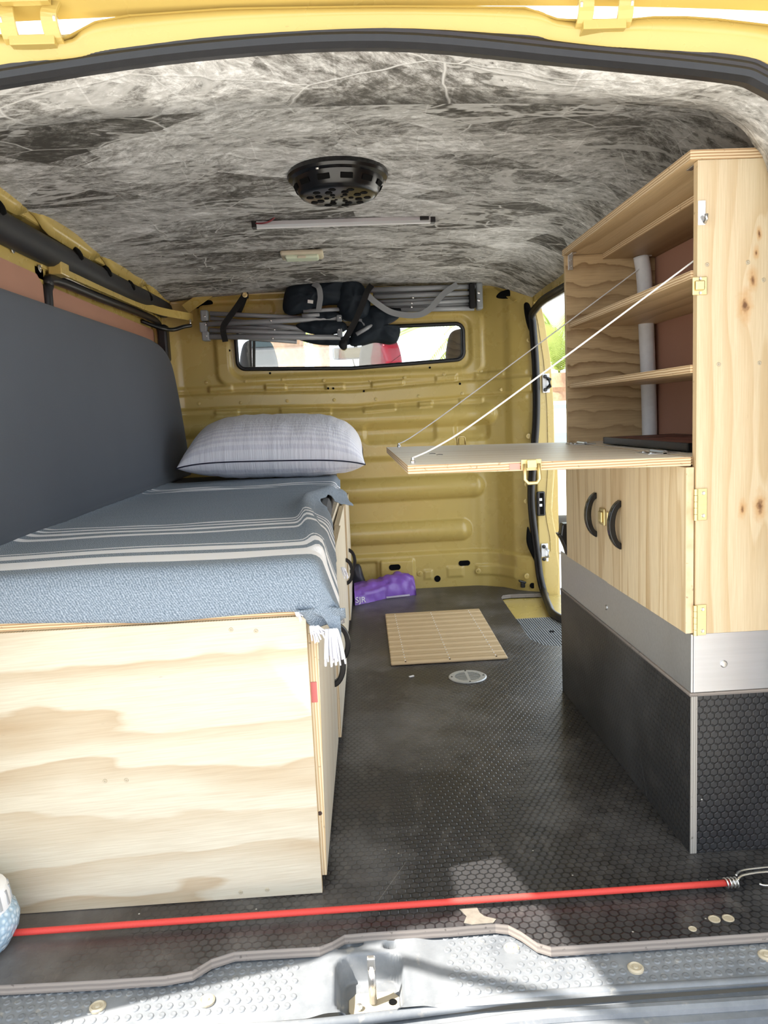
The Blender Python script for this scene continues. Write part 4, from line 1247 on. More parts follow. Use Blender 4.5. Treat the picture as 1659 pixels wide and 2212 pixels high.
for s in (1, -1):
    b0 = len(V)
    for j in range(NP + 1):
        for i in range(NP + 1):
            u, v = math.sin((i / NP * 2 - 1) * math.pi / 2), math.sin((j / NP * 2 - 1) * math.pi / 2)
            V.append(tuple(pil(u, v, s))); UV.append((u * 0.5 + 0.5, v * 0.5 + 0.5))
    for j in range(NP):
        for i in range(NP):
            q = (b0 + j * (NP + 1) + i, b0 + j * (NP + 1) + i + 1, b0 + (j + 1) * (NP + 1) + i + 1, b0 + (j + 1) * (NP + 1) + i)
            F.append(q if s > 0 else q[::-1])
pw = thing('pillow', 'plump white satin-striped pillow with thin navy piping at the head of the bed', 'pillow', (-0.31, 2.98, 0.556))
make('pillow_case', V, F, 'pillow', pw, smooth=True, uvs=UV)
seam = [pil(-1 + 2 * k / 24, -1, 1) for k in range(24)] + [pil(1, -1 + 2 * k / 16, 1) for k in range(16)] + [pil(1 - 2 * k / 24, 1, 1) for k in range(24)] + [pil(-1, 1 - 2 * k / 16, 1) for k in range(16)]
tube('piping', seam, 0.0028, 'piping', pw, 6, True)

# ---------------------------------------------------------------- wheel-arch plinth
pl_ = thing('wheel_arch_box', 'low black hex-textured plywood box with an aluminium band, under the shelf cabinet', 'box', (0.69, 1.62, 0))
board('side_panel', (0.549, 0.561), (1.216, 2.018), (0.0005, 0.284), 'hex_side', 'edge_greyx', 'x', pl_)
board('end_panel', (0.5615, 0.820), (1.217, 1.229), (0.0005, 0.284), 'hex_near', 'edge_grey', 'y', pl_)
board('top_board', (0.5615, 0.820), (1.230, 2.018), (0.270, 0.2835), 'hex_side', 'edge_grey', 'z', pl_)
box('edge_strip', (0.5480, 0.5615), (1.217, 2.018), (0.2842, 0.2895), 'edge_grey', pl_)
box('edge_strip', (0.5615, 0.820), (1.2165, 1.230), (0.2842, 0.2895), 'edge_grey', pl_)
bs = box('aluminium_band', (0.5505, 0.5545), (1.2185, 2.016), (0.290, 0.392), 'alu', pl_, bevel=0.0008)
be = box('aluminium_band', (0.5550, 0.820), (1.2185, 1.2225), (0.290, 0.392), 'alu', pl_, bevel=0.0008)
box('inner_frame', (0.58, 0.82), (1.25, 2.016), (0.290, 0.384), 'ply_side', pl_)
p = (0.6064, 1.2185, 0.3377); lathe('bolt', [(0.0062, 0), (0.0062, 0.0015), (0.0045, 0.003), (0.002, 0.0032)], p, 'steel', be, (0, -1, 0), 14)
p = (0.5505, 1.6461, 0.3297); lathe('bolt', [(0.0062, 0), (0.0062, 0.0015), (0.0045, 0.003), (0.002, 0.0032)], p, 'steel', bs, (-1, 0, 0), 14)
box('corner_post', (0.552, 0.60), (1.98, 2.015), (0.001, 0.27), 'hex_side', pl_)

# ---------------------------------------------------------------- shelf cabinet
cb = thing('shelf_cabinet', 'tall pine plywood cabinet with open shelves, two doors and a fold-down table', 'cabinet', (0.69, 1.58, 0.393))
Z0 = 0.3925
nearp = board('end_panel', (0.5565, 0.822), (1.216, 1.231), (Z0, 1.1475), 'ply_cab', 'edge_x', 'y', cb)
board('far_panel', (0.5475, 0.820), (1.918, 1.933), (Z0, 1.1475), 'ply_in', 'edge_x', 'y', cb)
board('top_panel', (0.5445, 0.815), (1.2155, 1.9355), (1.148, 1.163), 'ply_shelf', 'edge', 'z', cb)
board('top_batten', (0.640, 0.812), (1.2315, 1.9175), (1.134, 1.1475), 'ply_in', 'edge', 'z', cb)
board('bottom_panel', (0.566, 0.80), (1.2315, 1.9175), (Z0, Z0 + 0.012), 'ply_shelf', 'edge', 'z', cb)
board('counter', (0.556, 0.7705), (1.2315, 1.9175), (0.675, 0.689), 'ply_table', 'edge', 'z', cb)
for zt in (0.985, 0.837):
    board('shelf', (0.553, 0.7705), (1.2315, 1.9175), (zt - 0.013, zt), 'ply_shelf', 'edge', 'z', cb)
box('back_panel', (0.771, 0.777), (1.2315, 1.9175), (Z0 + 0.013, 1.1335), 'hardboard', cb)
d_near = board('door', (0.5415, 0.5545), (1.219, 1.6145), (Z0 + 0.001, 0.672), 'ply_door', 'edge_y', 'x', cb)
d_far = board('door', (0.5435, 0.5555), (1.6175, 1.931), (Z0 + 0.001, 0.672), 'ply_door', 'edge_y', 'x', cb)
arch_handle(d_far, (0.5435, 1.690, 0.534), (-1, 0, 0), 0.102, 0.026, 0.016)
arch_handle(d_near, (0.5415, 1.528, 0.534), (-1, 0, 0), 0.102, 0.026, 0.016)
ct = merge(g_box((0.5385, 0.5435), (1.622, 1.655), (0.518, 0.555)), g_box((0.534, 0.5385), (1.628, 1.650), (0.524, 0.548)), g_box((0.5365, 0.5415), (1.595, 1.612), (0.522, 0.552)))
make('catch', ct[0], ct[1], 'brass', d_far, bevel=0.0015)
# hinges: leaf, knuckle, two screws
for zc_ in (0.611, 0.417):
    h = box('hinge', (0.5575, 0.574), (1.2135, 1.216), (zc_ - 0.026, zc_ + 0.026), 'brass', cb, bevel=0.0006)
    for k in range(5):
        lathe('knuckle', [(0.0036, 0), (0.0036, 0.0098)], (0.5555, 1.2145, zc_ - 0.026 + k * 0.0104), 'brass', h, n=10)
    for s in (-1, 1):
        screw((0.5675, 1.2135, zc_ + s * 0.0185), (0, -1, 0), h, 0.0032)
# hook, toggle catch and screws on the end panel
hk = box('hook', (0.5555 + 0.001, 0.5685), (1.2135, 1.216), (1.050, 1.087), 'white_metal', cb, bevel=0.002)
tube('hook_arm', [(0.5625, 1.2135, 1.062), (0.5625, 1.2035, 1.052), (0.5625, 1.199, 1.056), (0.5625, 1.199, 1.063)], 0.0028, 'steel', hk, 8)
tk = box('toggle_catch', (0.5480, 0.5720), (1.2135, 1.216), (0.944, 0.972), 'brass', cb, bevel=0.0015)
box('toggle_tongue', (0.551, 0.5665), (1.209, 1.2135), (0.951, 0.966), 'brass', tk, bevel=0.002)
for dz in (-0.011, 0.011): screw((0.560, 1.2135, 0.958 + dz), (0, -1, 0), tk, 0.0026)
for p in ((0.5718, 1.2160, 0.9900), (0.6371, 1.2160, 0.9910), (0.5918, 1.2160, 0.8350), (0.6583, 1.2160, 0.8343), (0.6629, 1.2160, 0.9631)):
    screw(p, (0, -1, 0), cb, 0.0034, 'yellow_zinc')
# corner braces
def brace(px, py, pz, sx):
    b = merge(g_box((px - .006, px + .006), (py - .0025, py), (pz - .036, pz)), g_box((px - .006, px + .006), (py - .034, py), (pz - .0025, pz)))
    o = make('corner_brace', b[0], b[1], 'steel', cb, bevel=0.0006)
    for dz in (-0.012, -0.028): screw((px, py - 0.0025, pz + dz), (0, -1, 0), o, 0.0034)
brace(0.5595, 1.918, 1.1475, 1)
brace(0.745, 1.918, 1.134, 1)
b = merge(g_box((0.5585, 0.568), (1.2315, 1.262), (1.145, 1.1475)), g_box((0.5585, 0.568), (1.2315, 1.234), (1.115, 1.1475)))
make('corner_brace', b[0], b[1], 'steel', cb, bevel=0.0006)
# white foam pipe in the back corner
tube('foam_pipe', [(0.749, 1.898, 0.690), (0.748, 1.897, 0.74), (0.744, 1.895, 0.86), (0.740, 1.897, 0.98), (0.736, 1.897, 1.08), (0.728, 1.897, 1.134)], 0.0185, 'foam', cb, 14, curve=6)
# fold-down table
def tb_z(x): return 0.689 + 0.009 * (0.545 - x) / 0.455
V = []
for (x, y) in ((0.088, 1.222), (0.5495, 1.219), (0.5495, 1.932), (0.088, 1.945)):
    V.append((x, y, tb_z(x) - 0.0145))
for (x, y) in ((0.088, 1.222), (0.5495, 1.219), (0.5495, 1.932), (0.088, 1.945)):
    V.append((x, y, tb_z(x)))
tbl = make('fold_down_table', V, [(0, 3, 2, 1), (4, 5, 6, 7), (0, 1, 5, 4), (1, 2, 6, 5), (2, 3, 7, 6), (3, 0, 4, 7)], 'ply_table', cb, mats=['ply_table', 'edge'], fmat=[0, 0, 1, 1, 1, 1], bevel=0.0008)
lxc = 0.287; zt = tb_z(lxc)
ltp = box('table_latch', (lxc - 0.0165, lxc + 0.0165), (1.217, 1.2205), (zt - 0.0135, zt + 0.004), 'brass', tbl, bevel=0.001)
tube('latch_loop', [(lxc - 0.011, 1.214, zt - 0.003), (lxc - 0.012, 1.212, zt - 0.028), (lxc - 0.007, 1.211, zt - 0.034), (lxc + 0.007, 1.211, zt - 0.034), (lxc + 0.012, 1.212, zt - 0.028), (lxc + 0.011, 1.214, zt - 0.003)], 0.0030, 'brass', ltp, 8, up=(0, 1, 0))
box('latch_tongue', (lxc - 0.008, lxc + 0.008), (1.211, 1.217), (zt - 0.010, zt + 0.0035), 'brass', ltp, bevel=0.0015)
box('red_smudge', (0.252, 0.269), (1.2195, 1.2215), (zt - 0.012, zt - 0.002), plain('faded_red_ink', (0.66, 0.27, 0.22), 0.6), tbl)
for (a, b_) in ((0.100, 1.262), (0.118, 1.915)):
    lathe('cord_eye', [(0.0045, 0), (0.0045, 0.004), (0.0030, 0.006), (0.0028, 0.010)], (a, b_, tb_z(a)), 'steel', tbl, n=10)
for (a, b_) in ((0.163, 1.55), (0.172, 1.50)):
    tube('pencil_mark', [(a - 0.006, b_, tb_z(a) + 0.0004), (a, b_ + 0.012, tb_z(a) + 0.0004), (a + 0.006, b_, tb_z(a) + 0.0004)], 0.0006, 'black', tbl, 5)
for (a, b_) in ((0.5405, 1.80), (0.5405, 1.345)):
    hh = merge(g_box((a - 0.024, a + 0.030), (b_ - 0.03, b_ + 0.03), (0.6892, 0.6912)), g_lathe([(0.004, -0.03), (0.004, 0.03)], (a + 0.006, b_, 0.692), (0, 1, 0), 8))
    h = make('table_hinge', hh[0], hh[1], 'steel', tbl)
    for s in (-1, 1): screw((a - 0.014, b_ + s * 0.018, 0.6914), (0, 0, 1), h, 0.0045)
for c in ([(0.100, 1.262, 0.707), (0.135, 1.262, 0.721), (0.20, 1.261, 0.757), (0.35, 1.259, 0.856), (0.56, 1.254, 0.998), (0.735, 1.250, 1.115)],
          [(0.118, 1.915, 0.706), (0.16, 1.913, 0.727), (0.3, 1.907, 0.818), (0.745, 1.885, 1.120)]):
    tube('support_cord', c, 0.0016, 'white_cord', cb, 6, curve=6)

# tray on the counter
tr = thing('black_tray', 'shallow black tray holding a mottled red-brown slab on the cabinet counter', 'tray', (0.640, 1.52, 0.6915))
rt = Matrix.Rotation(0.03, 3, 'Z')
fr = merge(*[g_box(a, b_, (0.6915, 0.7060), rt, (0.64, 1.52, 0.69)) for a, b_ in (((0.580, 0.587), (1.315, 1.73)), ((0.745, 0.752), (1.315, 1.73)), ((0.580, 0.752), (1.315, 1.323)), ((0.580, 0.752), (1.722, 1.73)), ((0.58, 0.752), (1.605, 1.611)))],
           g_box((0.580, 0.752), (1.315, 1.73), (0.6915, 0.695), rt, (0.64, 1.52, 0.69)))
make('rim', fr[0], fr[1], 'black', tr, bevel=0.001)
for y0, y1 in ((1.323, 1.605), (1.611, 1.722)):
    box('slab', (0.587, 0.745), (y0, y1), (0.695, 0.7054), 'slab', tr, rot=rt, about=(0.64, 1.52, 0.69))

# black dustpan wedged behind the cabinet on the plinth
dp = (0.5261, 1.9750, 0.4507)
pan = prism('dustpan', [(0.5704, 0.4760), (0.5393, 0.4752), (0.5351, 0.4480), (0.5264, 0.4509), (0.5373, 0.4328), (0.5469, 0.4098), (0.5528, 0.3894), (0.5789, 0.3766)], 1.955, 1.985, 'black', axis='y', bevel=0.004)
tag(pan, 'black plastic dustpan standing upright behind the shelf cabinet by the side doorway', 'dustpan')

# ---------------------------------------------------------------- bamboo mat
mat_ = thing('bamboo_mat', 'rectangular bamboo slat mat lying on the black floor', 'mat', (0.278, 2.607, 0))
NS = 22
pitch = 0.612 / NS
base_me = None
for k in range(NS):
    y0 = 2.302 + k * pitch
    xl, xr = 0.088 + 0.009 * k / NS, 0.456 + 0.012 * k / NS
    v, f = g_box((xl, xr), (y0 + 0.0018, y0 + pitch - 0.0018), (0.0010, 0.0085))
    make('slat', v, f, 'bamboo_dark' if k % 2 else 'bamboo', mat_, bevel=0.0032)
for fx in (0.12, 0.50, 0.90):
    x = 0.090 + 0.368 * fx
    v, f = merge(*[g_box((x - 0.0016, x + 0.0016), (2.302 + q * pitch - 0.0035, 2.302 + q * pitch + 0.0035), (0.0040, 0.0092)) for q in range(1, NS)])
    make('binding_thread', v, f, 'white_cord', mat_, kind='stuff')
    lathe('thread_knot', [(0.003, 0), (0.0025, 0.0012)], (x, 2.314, 0.0085), 'hole', mat_, n=8)

# ---------------------------------------------------------------- floor vent
fv = thing('floor_vent', 'round steel floor vent with slotted grille set in the floor', 'vent', (0.307, 2.166, 0.0005))
lathe('dark_well', [(0.042, 0.0004), (0.042, 0.0012)], (0.307, 2.166, 0), 'hole', fv, n=24)  # flat black disc paints the darkness below the grille
def ring(r0, r1, z0, z1, c, n=36):
    prof = [(r0, z0), (r1, z0), (r1, z1 * 0.5), (r1 - 0.003, z1), (r0, z1)]
    V, F = [], []
    for i in range(n):
        t = 2 * math.pi * i / n
        for (r, z) in prof: V.append((c[0] + r * math.cos(t), c[1] + r * math.sin(t), c[2] + z))
    m = len(prof)
    for i in range(n):
        j = (i + 1) % n
        for k in range(m):
            q = (k + 1) % m
            F.append((i * m + k, j * m + k, j * m + q, i * m + q))
    return V, F
v, f = ring(0.038, 0.056, 0.0005, 0.0035, (0.307, 2.166, 0))
make('flange', v, f, 'vent', fv)
for k in range(9):
    yy = -0.034 + k * 0.0085
    hw = math.sqrt(max(0.0001, 0.040 ** 2 - yy ** 2))
    box('grille_bar', (0.307 - hw, 0.307 + hw), (2.166 + yy - 0.0016, 2.166 + yy + 0.0016), (0.0014, 0.0030), 'vent', fv)
box('centre_bar', (0.303, 0.311), (2.127, 2.205), (0.0012, 0.0032), 'vent', fv)
for a in (0, 90, 180, 270):
    screw((0.307 + 0.047 * math.cos(math.radians(a)), 2.166 + 0.047 * math.sin(math.radians(a)), 0.0035), (0, 0, 1), fv, 0.0028, 'black')

# bolt holes and litter on the floor near the sill
for (nm, p, r) in (('bolt_hole', (0.5108, 1.0469, 0.0003), 0.0088), ('bolt_hole', (0.5321, 1.0467, 0.0003), 0.0088), ('bolt_hole', (0.4693, 1.0293, 0.0003), 0.0060)):
    o = lathe('floor_plug', [(r, 0.0), (r, 0.0010), (r * 0.8, 0.0014), (r * 0.7, 0.0006)], p, 'yellow_zinc', bpy.data.objects['floor'], n=14)
prism('bare_patch', [(0.1321, 1.1135), (0.1603, 1.1149), (0.1624, 1.1010), (0.1680, 1.0915), (0.1853, 1.0830), (0.1794, 1.0749), (0.1465, 1.0742), (0.1345, 1.0798), (0.1410, 1.0945)], 0.0001, 0.0009, plain('bare_ply_patch', (0.17, 0.15, 0.125), 0.85, var=0.4, scale=90), bpy.data.objects['floor'])
pp = (0.1432, 2.1977, 0.0000); lt2 = box('paper_scrap', (pp[0] - .008, pp[0] + .008), (pp[1] - .003, pp[1] + .003), (0.0003, 0.003), 'white_cord', rot=Matrix.Rotation(0.5, 3, 'Z'))
tag(lt2, 'tiny white paper scrap on the black floor by the round vent', 'litter')

# ---------------------------------------------------------------- ceiling fittings
fc = Vector((0.0, 1.835, 1.318))
fn = thing('ceiling_vent', 'round black plastic dish-shaped vent cover on the ceiling', 'vent cover', (0.0, 1.835, 1.268))
lathe('dish', [(0.114, 0.016), (0.116, 0.006), (0.113, 0.000), (0.104, -0.004), (0.102, -0.009), (0.092, -0.030), (0.087, -0.036), (0.078, -0.0385), (0.0, -0.0405)], fc, 'gloss_black', fn, n=40)
hv = []  # slots and holes are black pieces painting the shade of openings
for k in range(12):
    t = 2 * math.pi * k / 12 + 0.2
    for (r, h, a, b_) in ((0.0985, -0.0185, 0.017, 0.005),):
        c = fc + Vector((r * math.cos(t), r * math.sin(t), h))
        q = Matrix.Rotation(t, 3, 'Z') @ Matrix.Rotation(math.radians(27), 3, 'Y')
        v, f = g_box((-0.0012, 0.0012), (-0.014, 0.014), (-0.006, 0.006))
        make('side_slot', [tuple(c + q @ Vector(x)) for x in v], f, 'hole', fn, bevel=0.001)
for (r, k0, n, rad) in ((0.028, 0.0, 6, 0.0060), (0.048, 0.3, 8, 0.0085), (0.066, 0.1, 10, 0.0085), (0.014, 0.5, 4, 0.0035)):
    for k in range(n):
        t = 2 * math.pi * k / n + k0
        lathe('hole', [(rad, 0), (rad, -0.0012)], fc + Vector((r * math.cos(t), r * math.sin(t), -0.0398 if r < 0.06 else -0.0389)), 'hole', fn, n=6, smooth=False)
for k in range(3):
    t = 2.2 + k * 2.1
    lathe('fixing_screw', [(0.004, 0), (0.003, -0.003)], fc + Vector((0.108 * math.cos(t), 0.108 * math.sin(t), -0.003)), 'steel', fn, n=8)

lb = thing('light_bar', 'slim silver LED light bar with black end caps under the ceiling liner', 'light', (0.01, 2.24, 1.305))
a_, b_ = Vector((-0.240, 2.236, 1.322)), Vector((0.262, 2.244, 1.322))
v, f = g_sweep([a_, (a_ + b_) / 2, b_], [(-0.010, 0.008), (-0.010, -0.002), (-0.006, -0.008), (0.006, -0.008), (0.010, -0.002), (0.010, 0.008)])
make('aluminium_channel', v, f, 'alu', lb)
v, f = g_sweep([a_ + Vector((0.004, 0, -0.0085)), b_ + Vector((-0.004, 0, -0.0085))], rect(0.011, 0.002))
make('diffuser', v, f, 'white_metal', lb)
for q, s in ((a_, -1), (b_, 1)):
    box('end_cap', (q.x - 0.007, q.x + 0.007), (q.y - 0.0115, q.y + 0.0115), (q.z - 0.010, q.z + 0.009), 'black', lb, bevel=0.002)
tube('wire', [(-0.235, 2.226, 1.325), (-0.215, 2.216, 1.322), (-0.195, 2.214, 1.326), (-0.180, 2.205, 1.334)], 0.0022, 'dark_red', lb, 6, curve=5)
box('clip', (0.225, 0.25), (2.226, 2.234), (1.318, 1.334), 'black', lb, bevel=0.001)

dl = thing('dome_lamp', 'cream plastic dome lamp with pale green lens on the ceiling', 'lamp', (-0.131, 2.645, 1.296))
box('housing', (-0.203, -0.061), (2.600, 2.690), (1.312, 1.330), 'cream_plastic', dl, bevel=0.008)
lz = box('lens', (-0.187, -0.077), (2.602, 2.66), (1.302, 1.315), 'lens', dl, bevel=0.005)
box('switch', (-0.146, -0.118), (2.598, 2.606), (1.302, 1.310), 'cream_plastic', dl, bevel=0.002)

# ---------------------------------------------------------------- folded camping chairs on the bulkhead
YC = 3.255
def chair_tube(par, a, b, y, r=0.0105):
    return tube('frame_tube', [(a[0], y, a[1]), (b[0], y, b[1])], r, 'tube', par, 10)
ca = thing('folded_chair', 'folded camping chair with grey tubes, black cloth and feet toward the side cushion', 'camping chair', (-0.2845, 3.2550, 1.0974), 'folded camping chairs strapped to the bulkhead')
for (a, b, dy, r) in (((-0.5569, 1.2281), (-0.1633, 1.1935),0.012,.0095), ((-0.5582, 1.2096), (-0.1753, 1.1527),0.02,.0095), ((-0.5660, 1.1819), (-0.0335, 1.1844),-0.012,.0105), ((-0.3931, 1.1823), (-0.1090, 1.1386),0.004,.0095), ((-0.5080, 1.1701), (-0.1846, 1.1568),0.022,.009), ((-0.5620, 1.1593), (-0.1671, 1.1297),0.004,.010), ((-0.5641, 1.1313), (-0.0223, 1.1067),-0.010,.0115), ((-0.5633, 1.1425), (-0.2073, 1.0994),0.024,.009)):
    chair_tube(ca, a, b, YC + dy, r)
for (cc, w_, h_) in (((-0.5776, 3.2550, 1.2166), 12, 26), ((-0.5849, 3.2550, 1.1701), 12, 24), ((-0.5781, 3.2550, 1.1342), 14, 22)):
    c = cc
    box('foot_cap', (c[0] - .013, c[0] + .016), (YC - .026, YC + .020), (c[2] - h_ * .00085, c[2] + h_ * .00085), 'cap', ca, bevel=0.005)
for cc in ((-0.5733, 3.2310, 1.2133), (-0.5721, 3.2310, 1.1799), (-0.5718, 3.2310, 1.1334), (-0.3053, 3.2310, 1.1838), (-0.2924, 3.2310, 1.1479), (-0.3022, 3.2310, 1.1128), (-0.0216, 3.2310, 1.1853), (-0.0281, 3.2310, 1.1369)):
    c = cc
    lathe('rivet', [(0.0048, 0), (0.004, 0.002), (0.002, 0.003)], c, 'steel', ca, (0, -1, 0), 10)
for (cc, h_) in (((-0.0251, 3.2550, 1.1262), 22), ((-0.0240, 3.2550, 1.1828), 16)):
    c = cc
    box('joint', (c[0] - .011, c[0] + .011), (YC - .026, YC + .012), (c[2] - h_ * .0009, c[2] + h_ * .0009), 'cap', ca, bevel=0.004)
blob('seat_cloth', [(-0.2024, 1.1676), (-0.1061, 1.1824), (-0.0110, 1.1710), (0.0025, 1.1367), (-0.0521, 1.1201), (-0.1286, 1.1233), (-0.1755, 1.1384)], YC - 0.006, 0.055, 'navy', ca, 0.006, 1.0)
blob('back_cloth', [(-0.2335, 1.1277), (-0.0904, 1.1217), (0.0239, 1.1057), (0.0264, 1.0791), (-0.0641, 1.0773), (-0.1535, 1.0905)], YC + 0.012, 0.045, 'navy', ca, 0.005, 2.0)
tube('arm_tube', [(-0.0068, 3.2550, 1.1802), (0.0562, 3.2350, 1.1751), (0.0834, 3.2250, 1.1466), (0.1132, 3.2250, 1.1304), (0.1518, 3.2250, 1.1363)], 0.0085, 'tube', ca, 10, curve=6)

cbh = thing('folded_chair', 'folded camping chair with grey tubes, rolled black seat and grey shoulder webbing under the ceiling', 'camping chair', (0.2012, 3.2550, 1.1717), 'folded camping chairs strapped to the bulkhead')
for (a, b, dy, r) in (((0.0911, 1.2935), (0.5635, 1.2900),-0.008,.011), ((0.1212, 1.2812), (0.5338, 1.2705),0.014,.009), ((0.1243, 1.2642), (0.5375, 1.2648),-0.012,.010), ((0.1291, 1.2453), (0.5330, 1.2462),0.004,.010), ((0.1573, 1.2311), (0.5170, 1.2336),-0.012,.0085), ((0.1800, 1.2227), (0.5633, 1.2205),0.010,.010), ((0.2334, 1.2093), (0.5394, 1.2026),-0.006,.0105)):
    chair_tube(cbh, a, b, YC + dy, r)
c = (0.5611, 3.2550, 1.2496); ec = box('foot_cap', (c[0] - .013, c[0] + .014), (YC - .028, YC + .024), (c[2] - .055, c[2] + .055), 'cap', cbh, bevel=0.008)
for cc in ((0.5568, 3.2270, 1.2623), (0.5559, 3.2270, 1.2325)): lathe('rivet', [(0.007, 0), (0.006, 0.003), (0.002, 0.004)], cc, 'steel', ec, (0, -1, 0), 10)
for cc in ((0.2839, 3.2310, 1.2532), (0.2773, 3.2310, 1.2311), (0.2766, 3.2310, 1.2162)): lathe('rivet', [(0.0045, 0), (0.004, 0.002), (0.002, 0.003)], cc, 'steel', cbh, (0, -1, 0), 10)
box('binding_band', ((0.5184, 3.2550, 1.2531)[0], (0.5417, 3.2550, 1.2522)[0]), (YC - .032, YC + .028), ((0.5284, 3.2550, 1.1999)[2], (0.5317, 3.2550, 1.3014)[2]), 'strap', cbh, bevel=0.005)
blob('rolled_seat', [(-0.2468, 1.2812), (-0.2273, 1.3211), (-0.1734, 1.3338), (-0.0972, 1.3382), (-0.0211, 1.3408), (0.0210, 1.3447), (0.0377, 1.2978), (0.0157, 1.2428), (-0.0839, 1.2375), (-0.1616, 1.2127), (-0.2287, 1.2061), (-0.2538, 1.2294)], YC - 0.010, 0.100, 'navy', cbh, 0.007, 3.0)
blob('folded_back', [(-0.0218, 1.3279), (0.0137, 1.3506), (0.0640, 1.3283), (0.0946, 1.2900), (0.1077, 1.2447), (0.0970, 1.1835), (0.0463, 1.1668), (-0.0068, 1.1783), (-0.0306, 1.2354)], YC - 0.014, 0.090, 'navy', cbh, 0.008, 4.0)
blob('hanging_cloth', [(0.0468, 1.1761), (0.1070, 1.2298), (0.1832, 1.2193), (0.2366, 1.2097), (0.2196, 1.1728), (0.1763, 1.1521), (0.2222, 1.1426), (0.2245, 1.1086), (0.1997, 1.0718), (0.1287, 1.0824), (0.0606, 1.0701), (0.0130, 1.0797)], YC - 0.006, 0.075, 'navy', cbh, 0.008, 5.0)
blob('lower_cloth', [(-0.1541, 1.2105), (-0.0847, 1.2226), (-0.0093, 1.2046), (-0.0068, 1.1783), (-0.0874, 1.1741), (-0.1442, 1.1840)], YC + 0.0, 0.05, 'navy', cbh, 0.005, 6.0)
tube('frame_tube', [(-0.1700, 3.2250, 1.2166), (-0.0180, 3.2350, 1.2193)], 0.008, 'tube', cbh, 10)
tube('frame_tube', [(-0.1768, 3.2250, 1.1983), (-0.1049, 3.2350, 1.2004)], 0.008, 'tube', cbh, 10)
tube('frame_tube', [(0.0433, 3.2100, 1.1130), (0.1179, 3.2200, 1.1521)], 0.0085, 'tube', cbh, 10)
ribbon('shoulder_webbing', [(0.0891, 3.2000, 1.2728), (0.1345, 3.2030, 1.2309), (0.1999, 3.2150, 1.1929), (0.2911, 3.2150, 1.1799), (0.3474, 3.2150, 1.2000), (0.4078, 3.2210, 1.2598), (0.4695, 3.2270, 1.2992)], 0.0025, 0.024, 'web', cbh, up=(0, 1, 0.0))
ribbon('carry_loop', [(-0.1228, 3.1970, 1.3209), (-0.1008, 3.1870, 1.3038), (-0.0955, 3.1890, 1.2674), (-0.1013, 3.1970, 1.2358), (-0.1070, 3.2090, 1.2119)], 0.0022, 0.022, 'web', cbh, up=(0, 1, 0.0))
lg = (-0.1379, 3.1890, 1.2472); box('care_label', (lg[0] - .010, lg[0] + .012), (lg[1] - .001, lg[1] + .001), (lg[2] - .006, lg[2] + .007), 'white_cord', cbh, rot=Matrix.Rotation(0.15, 3, 'Y'))

# straps that hold the chairs
s1 = thing('tie_strap', 'black webbing strap screwed to the bulkhead holding the grey tubes above the cab window', 'strap', (-0.4884, 3.2200, 1.1121))
ribbon('webbing', [(-0.4124, 3.3000, 1.3043), (-0.4368, 3.2600, 1.2582), (-0.4780, 3.2150, 1.1945), (-0.4941, 3.2120, 1.1727), (-0.4995, 3.2120, 1.1488), (-0.4968, 3.2350, 1.1082)], 0.0022, 0.024, 'strap', s1, up=(0, 1, 0.0))
ribbon('webbing', [(-0.4110, 3.3000, 1.2968), (-0.4290, 3.3000, 1.2597), (-0.4467, 3.3000, 1.2264)], 0.0022, 0.022, 'strap', s1, up=(0, 1, 0.0), curve=3)
box('strap_tab', ((-0.4231, 3.3000, 1.3160)[0], (-0.3982, 3.3000, 1.3151)[0]), (3.290, 3.305), ((-0.4136, 3.3000, 1.2874)[2], (-0.4115, 3.3000, 1.3175)[2]), 'strap', s1, bevel=0.002)
lathe('eyelet', [(0.011, 0), (0.011, 0.003), (0.007, 0.004), (0.004, 0.003), (0.003, 0.005)], (-0.4110, 3.2880, 1.3006), 'brass', s1, (0, -1, 0), 14)
s2 = thing('tie_strap', 'black webbing strap knotted diagonally across the middle of the two folded chairs', 'strap', (-0.0169, 3.2000, 1.0530))
ribbon('webbing', [(0.1159, 3.2200, 1.3081), (0.0969, 3.1900, 1.2819), (0.0755, 3.1850, 1.2326), (0.0420, 3.1850, 1.1659), (0.0090, 3.1850, 1.1119), (-0.0156, 3.2000, 1.0772)], 0.0022, 0.024, 'strap', s2, up=(0, 1, 0.0))
blob('knot', [(-0.0250, 1.0889), (-0.0001, 1.0878), (0.0024, 1.0613), (-0.0136, 1.0506), (-0.0320, 1.0665)], 3.19, 0.03, 'strap', s2, 0.003, 8.0)

# ---------------------------------------------------------------- things on the floor by the bulkhead
pb_ = thing('plastic_bag', 'crumpled purple plastic bag with white print on the floor against the bulkhead', 'bag', (0.12, 3.22, 0))
prof = [(0.245, 3.245, 0.030, 0.030), (0.235, 3.265, 0.045, 0.075), (0.18, 3.27, 0.060, 0.090), (0.12, 3.26, 0.070, 0.082), (0.07, 3.24, 0.085, 0.070), (0.02, 3.215, 0.095, 0.068), (-0.020, 3.20, 0.095, 0.062)]
V, F = [], []
pr = catmull([(a, b, c) for a, b, c, d in prof], 6); ph = catmull([(d, 0, 0) for a, b, c, d in prof], 6)
for i, (p, h) in enumerate(zip(pr, ph)):
    for k in range(20):
        t = math.pi * k / 19
        fold = 1 + 0.16 * mnoise.noise(Vector((p.x * 26, k * 0.5, 1.0))) + 0.10 * mnoise.noise(Vector((p.x * 60, k * 1.1, 3.0)))
        V.append((p.x, p.y - p.z * math.cos(t) * fold, 0.0008 + h.x * (math.sin(t) ** 0.7) * fold))
for i in range(len(pr) - 1):
    for k in range(19):
        F.append((i * 20 + k, i * 20 + k + 1, (i + 1) * 20 + k + 1, (i + 1) * 20 + k))
F.append(tuple(range(20))); F.append(tuple((len(pr) - 1) * 20 + k for k in range(19, -1, -1)))
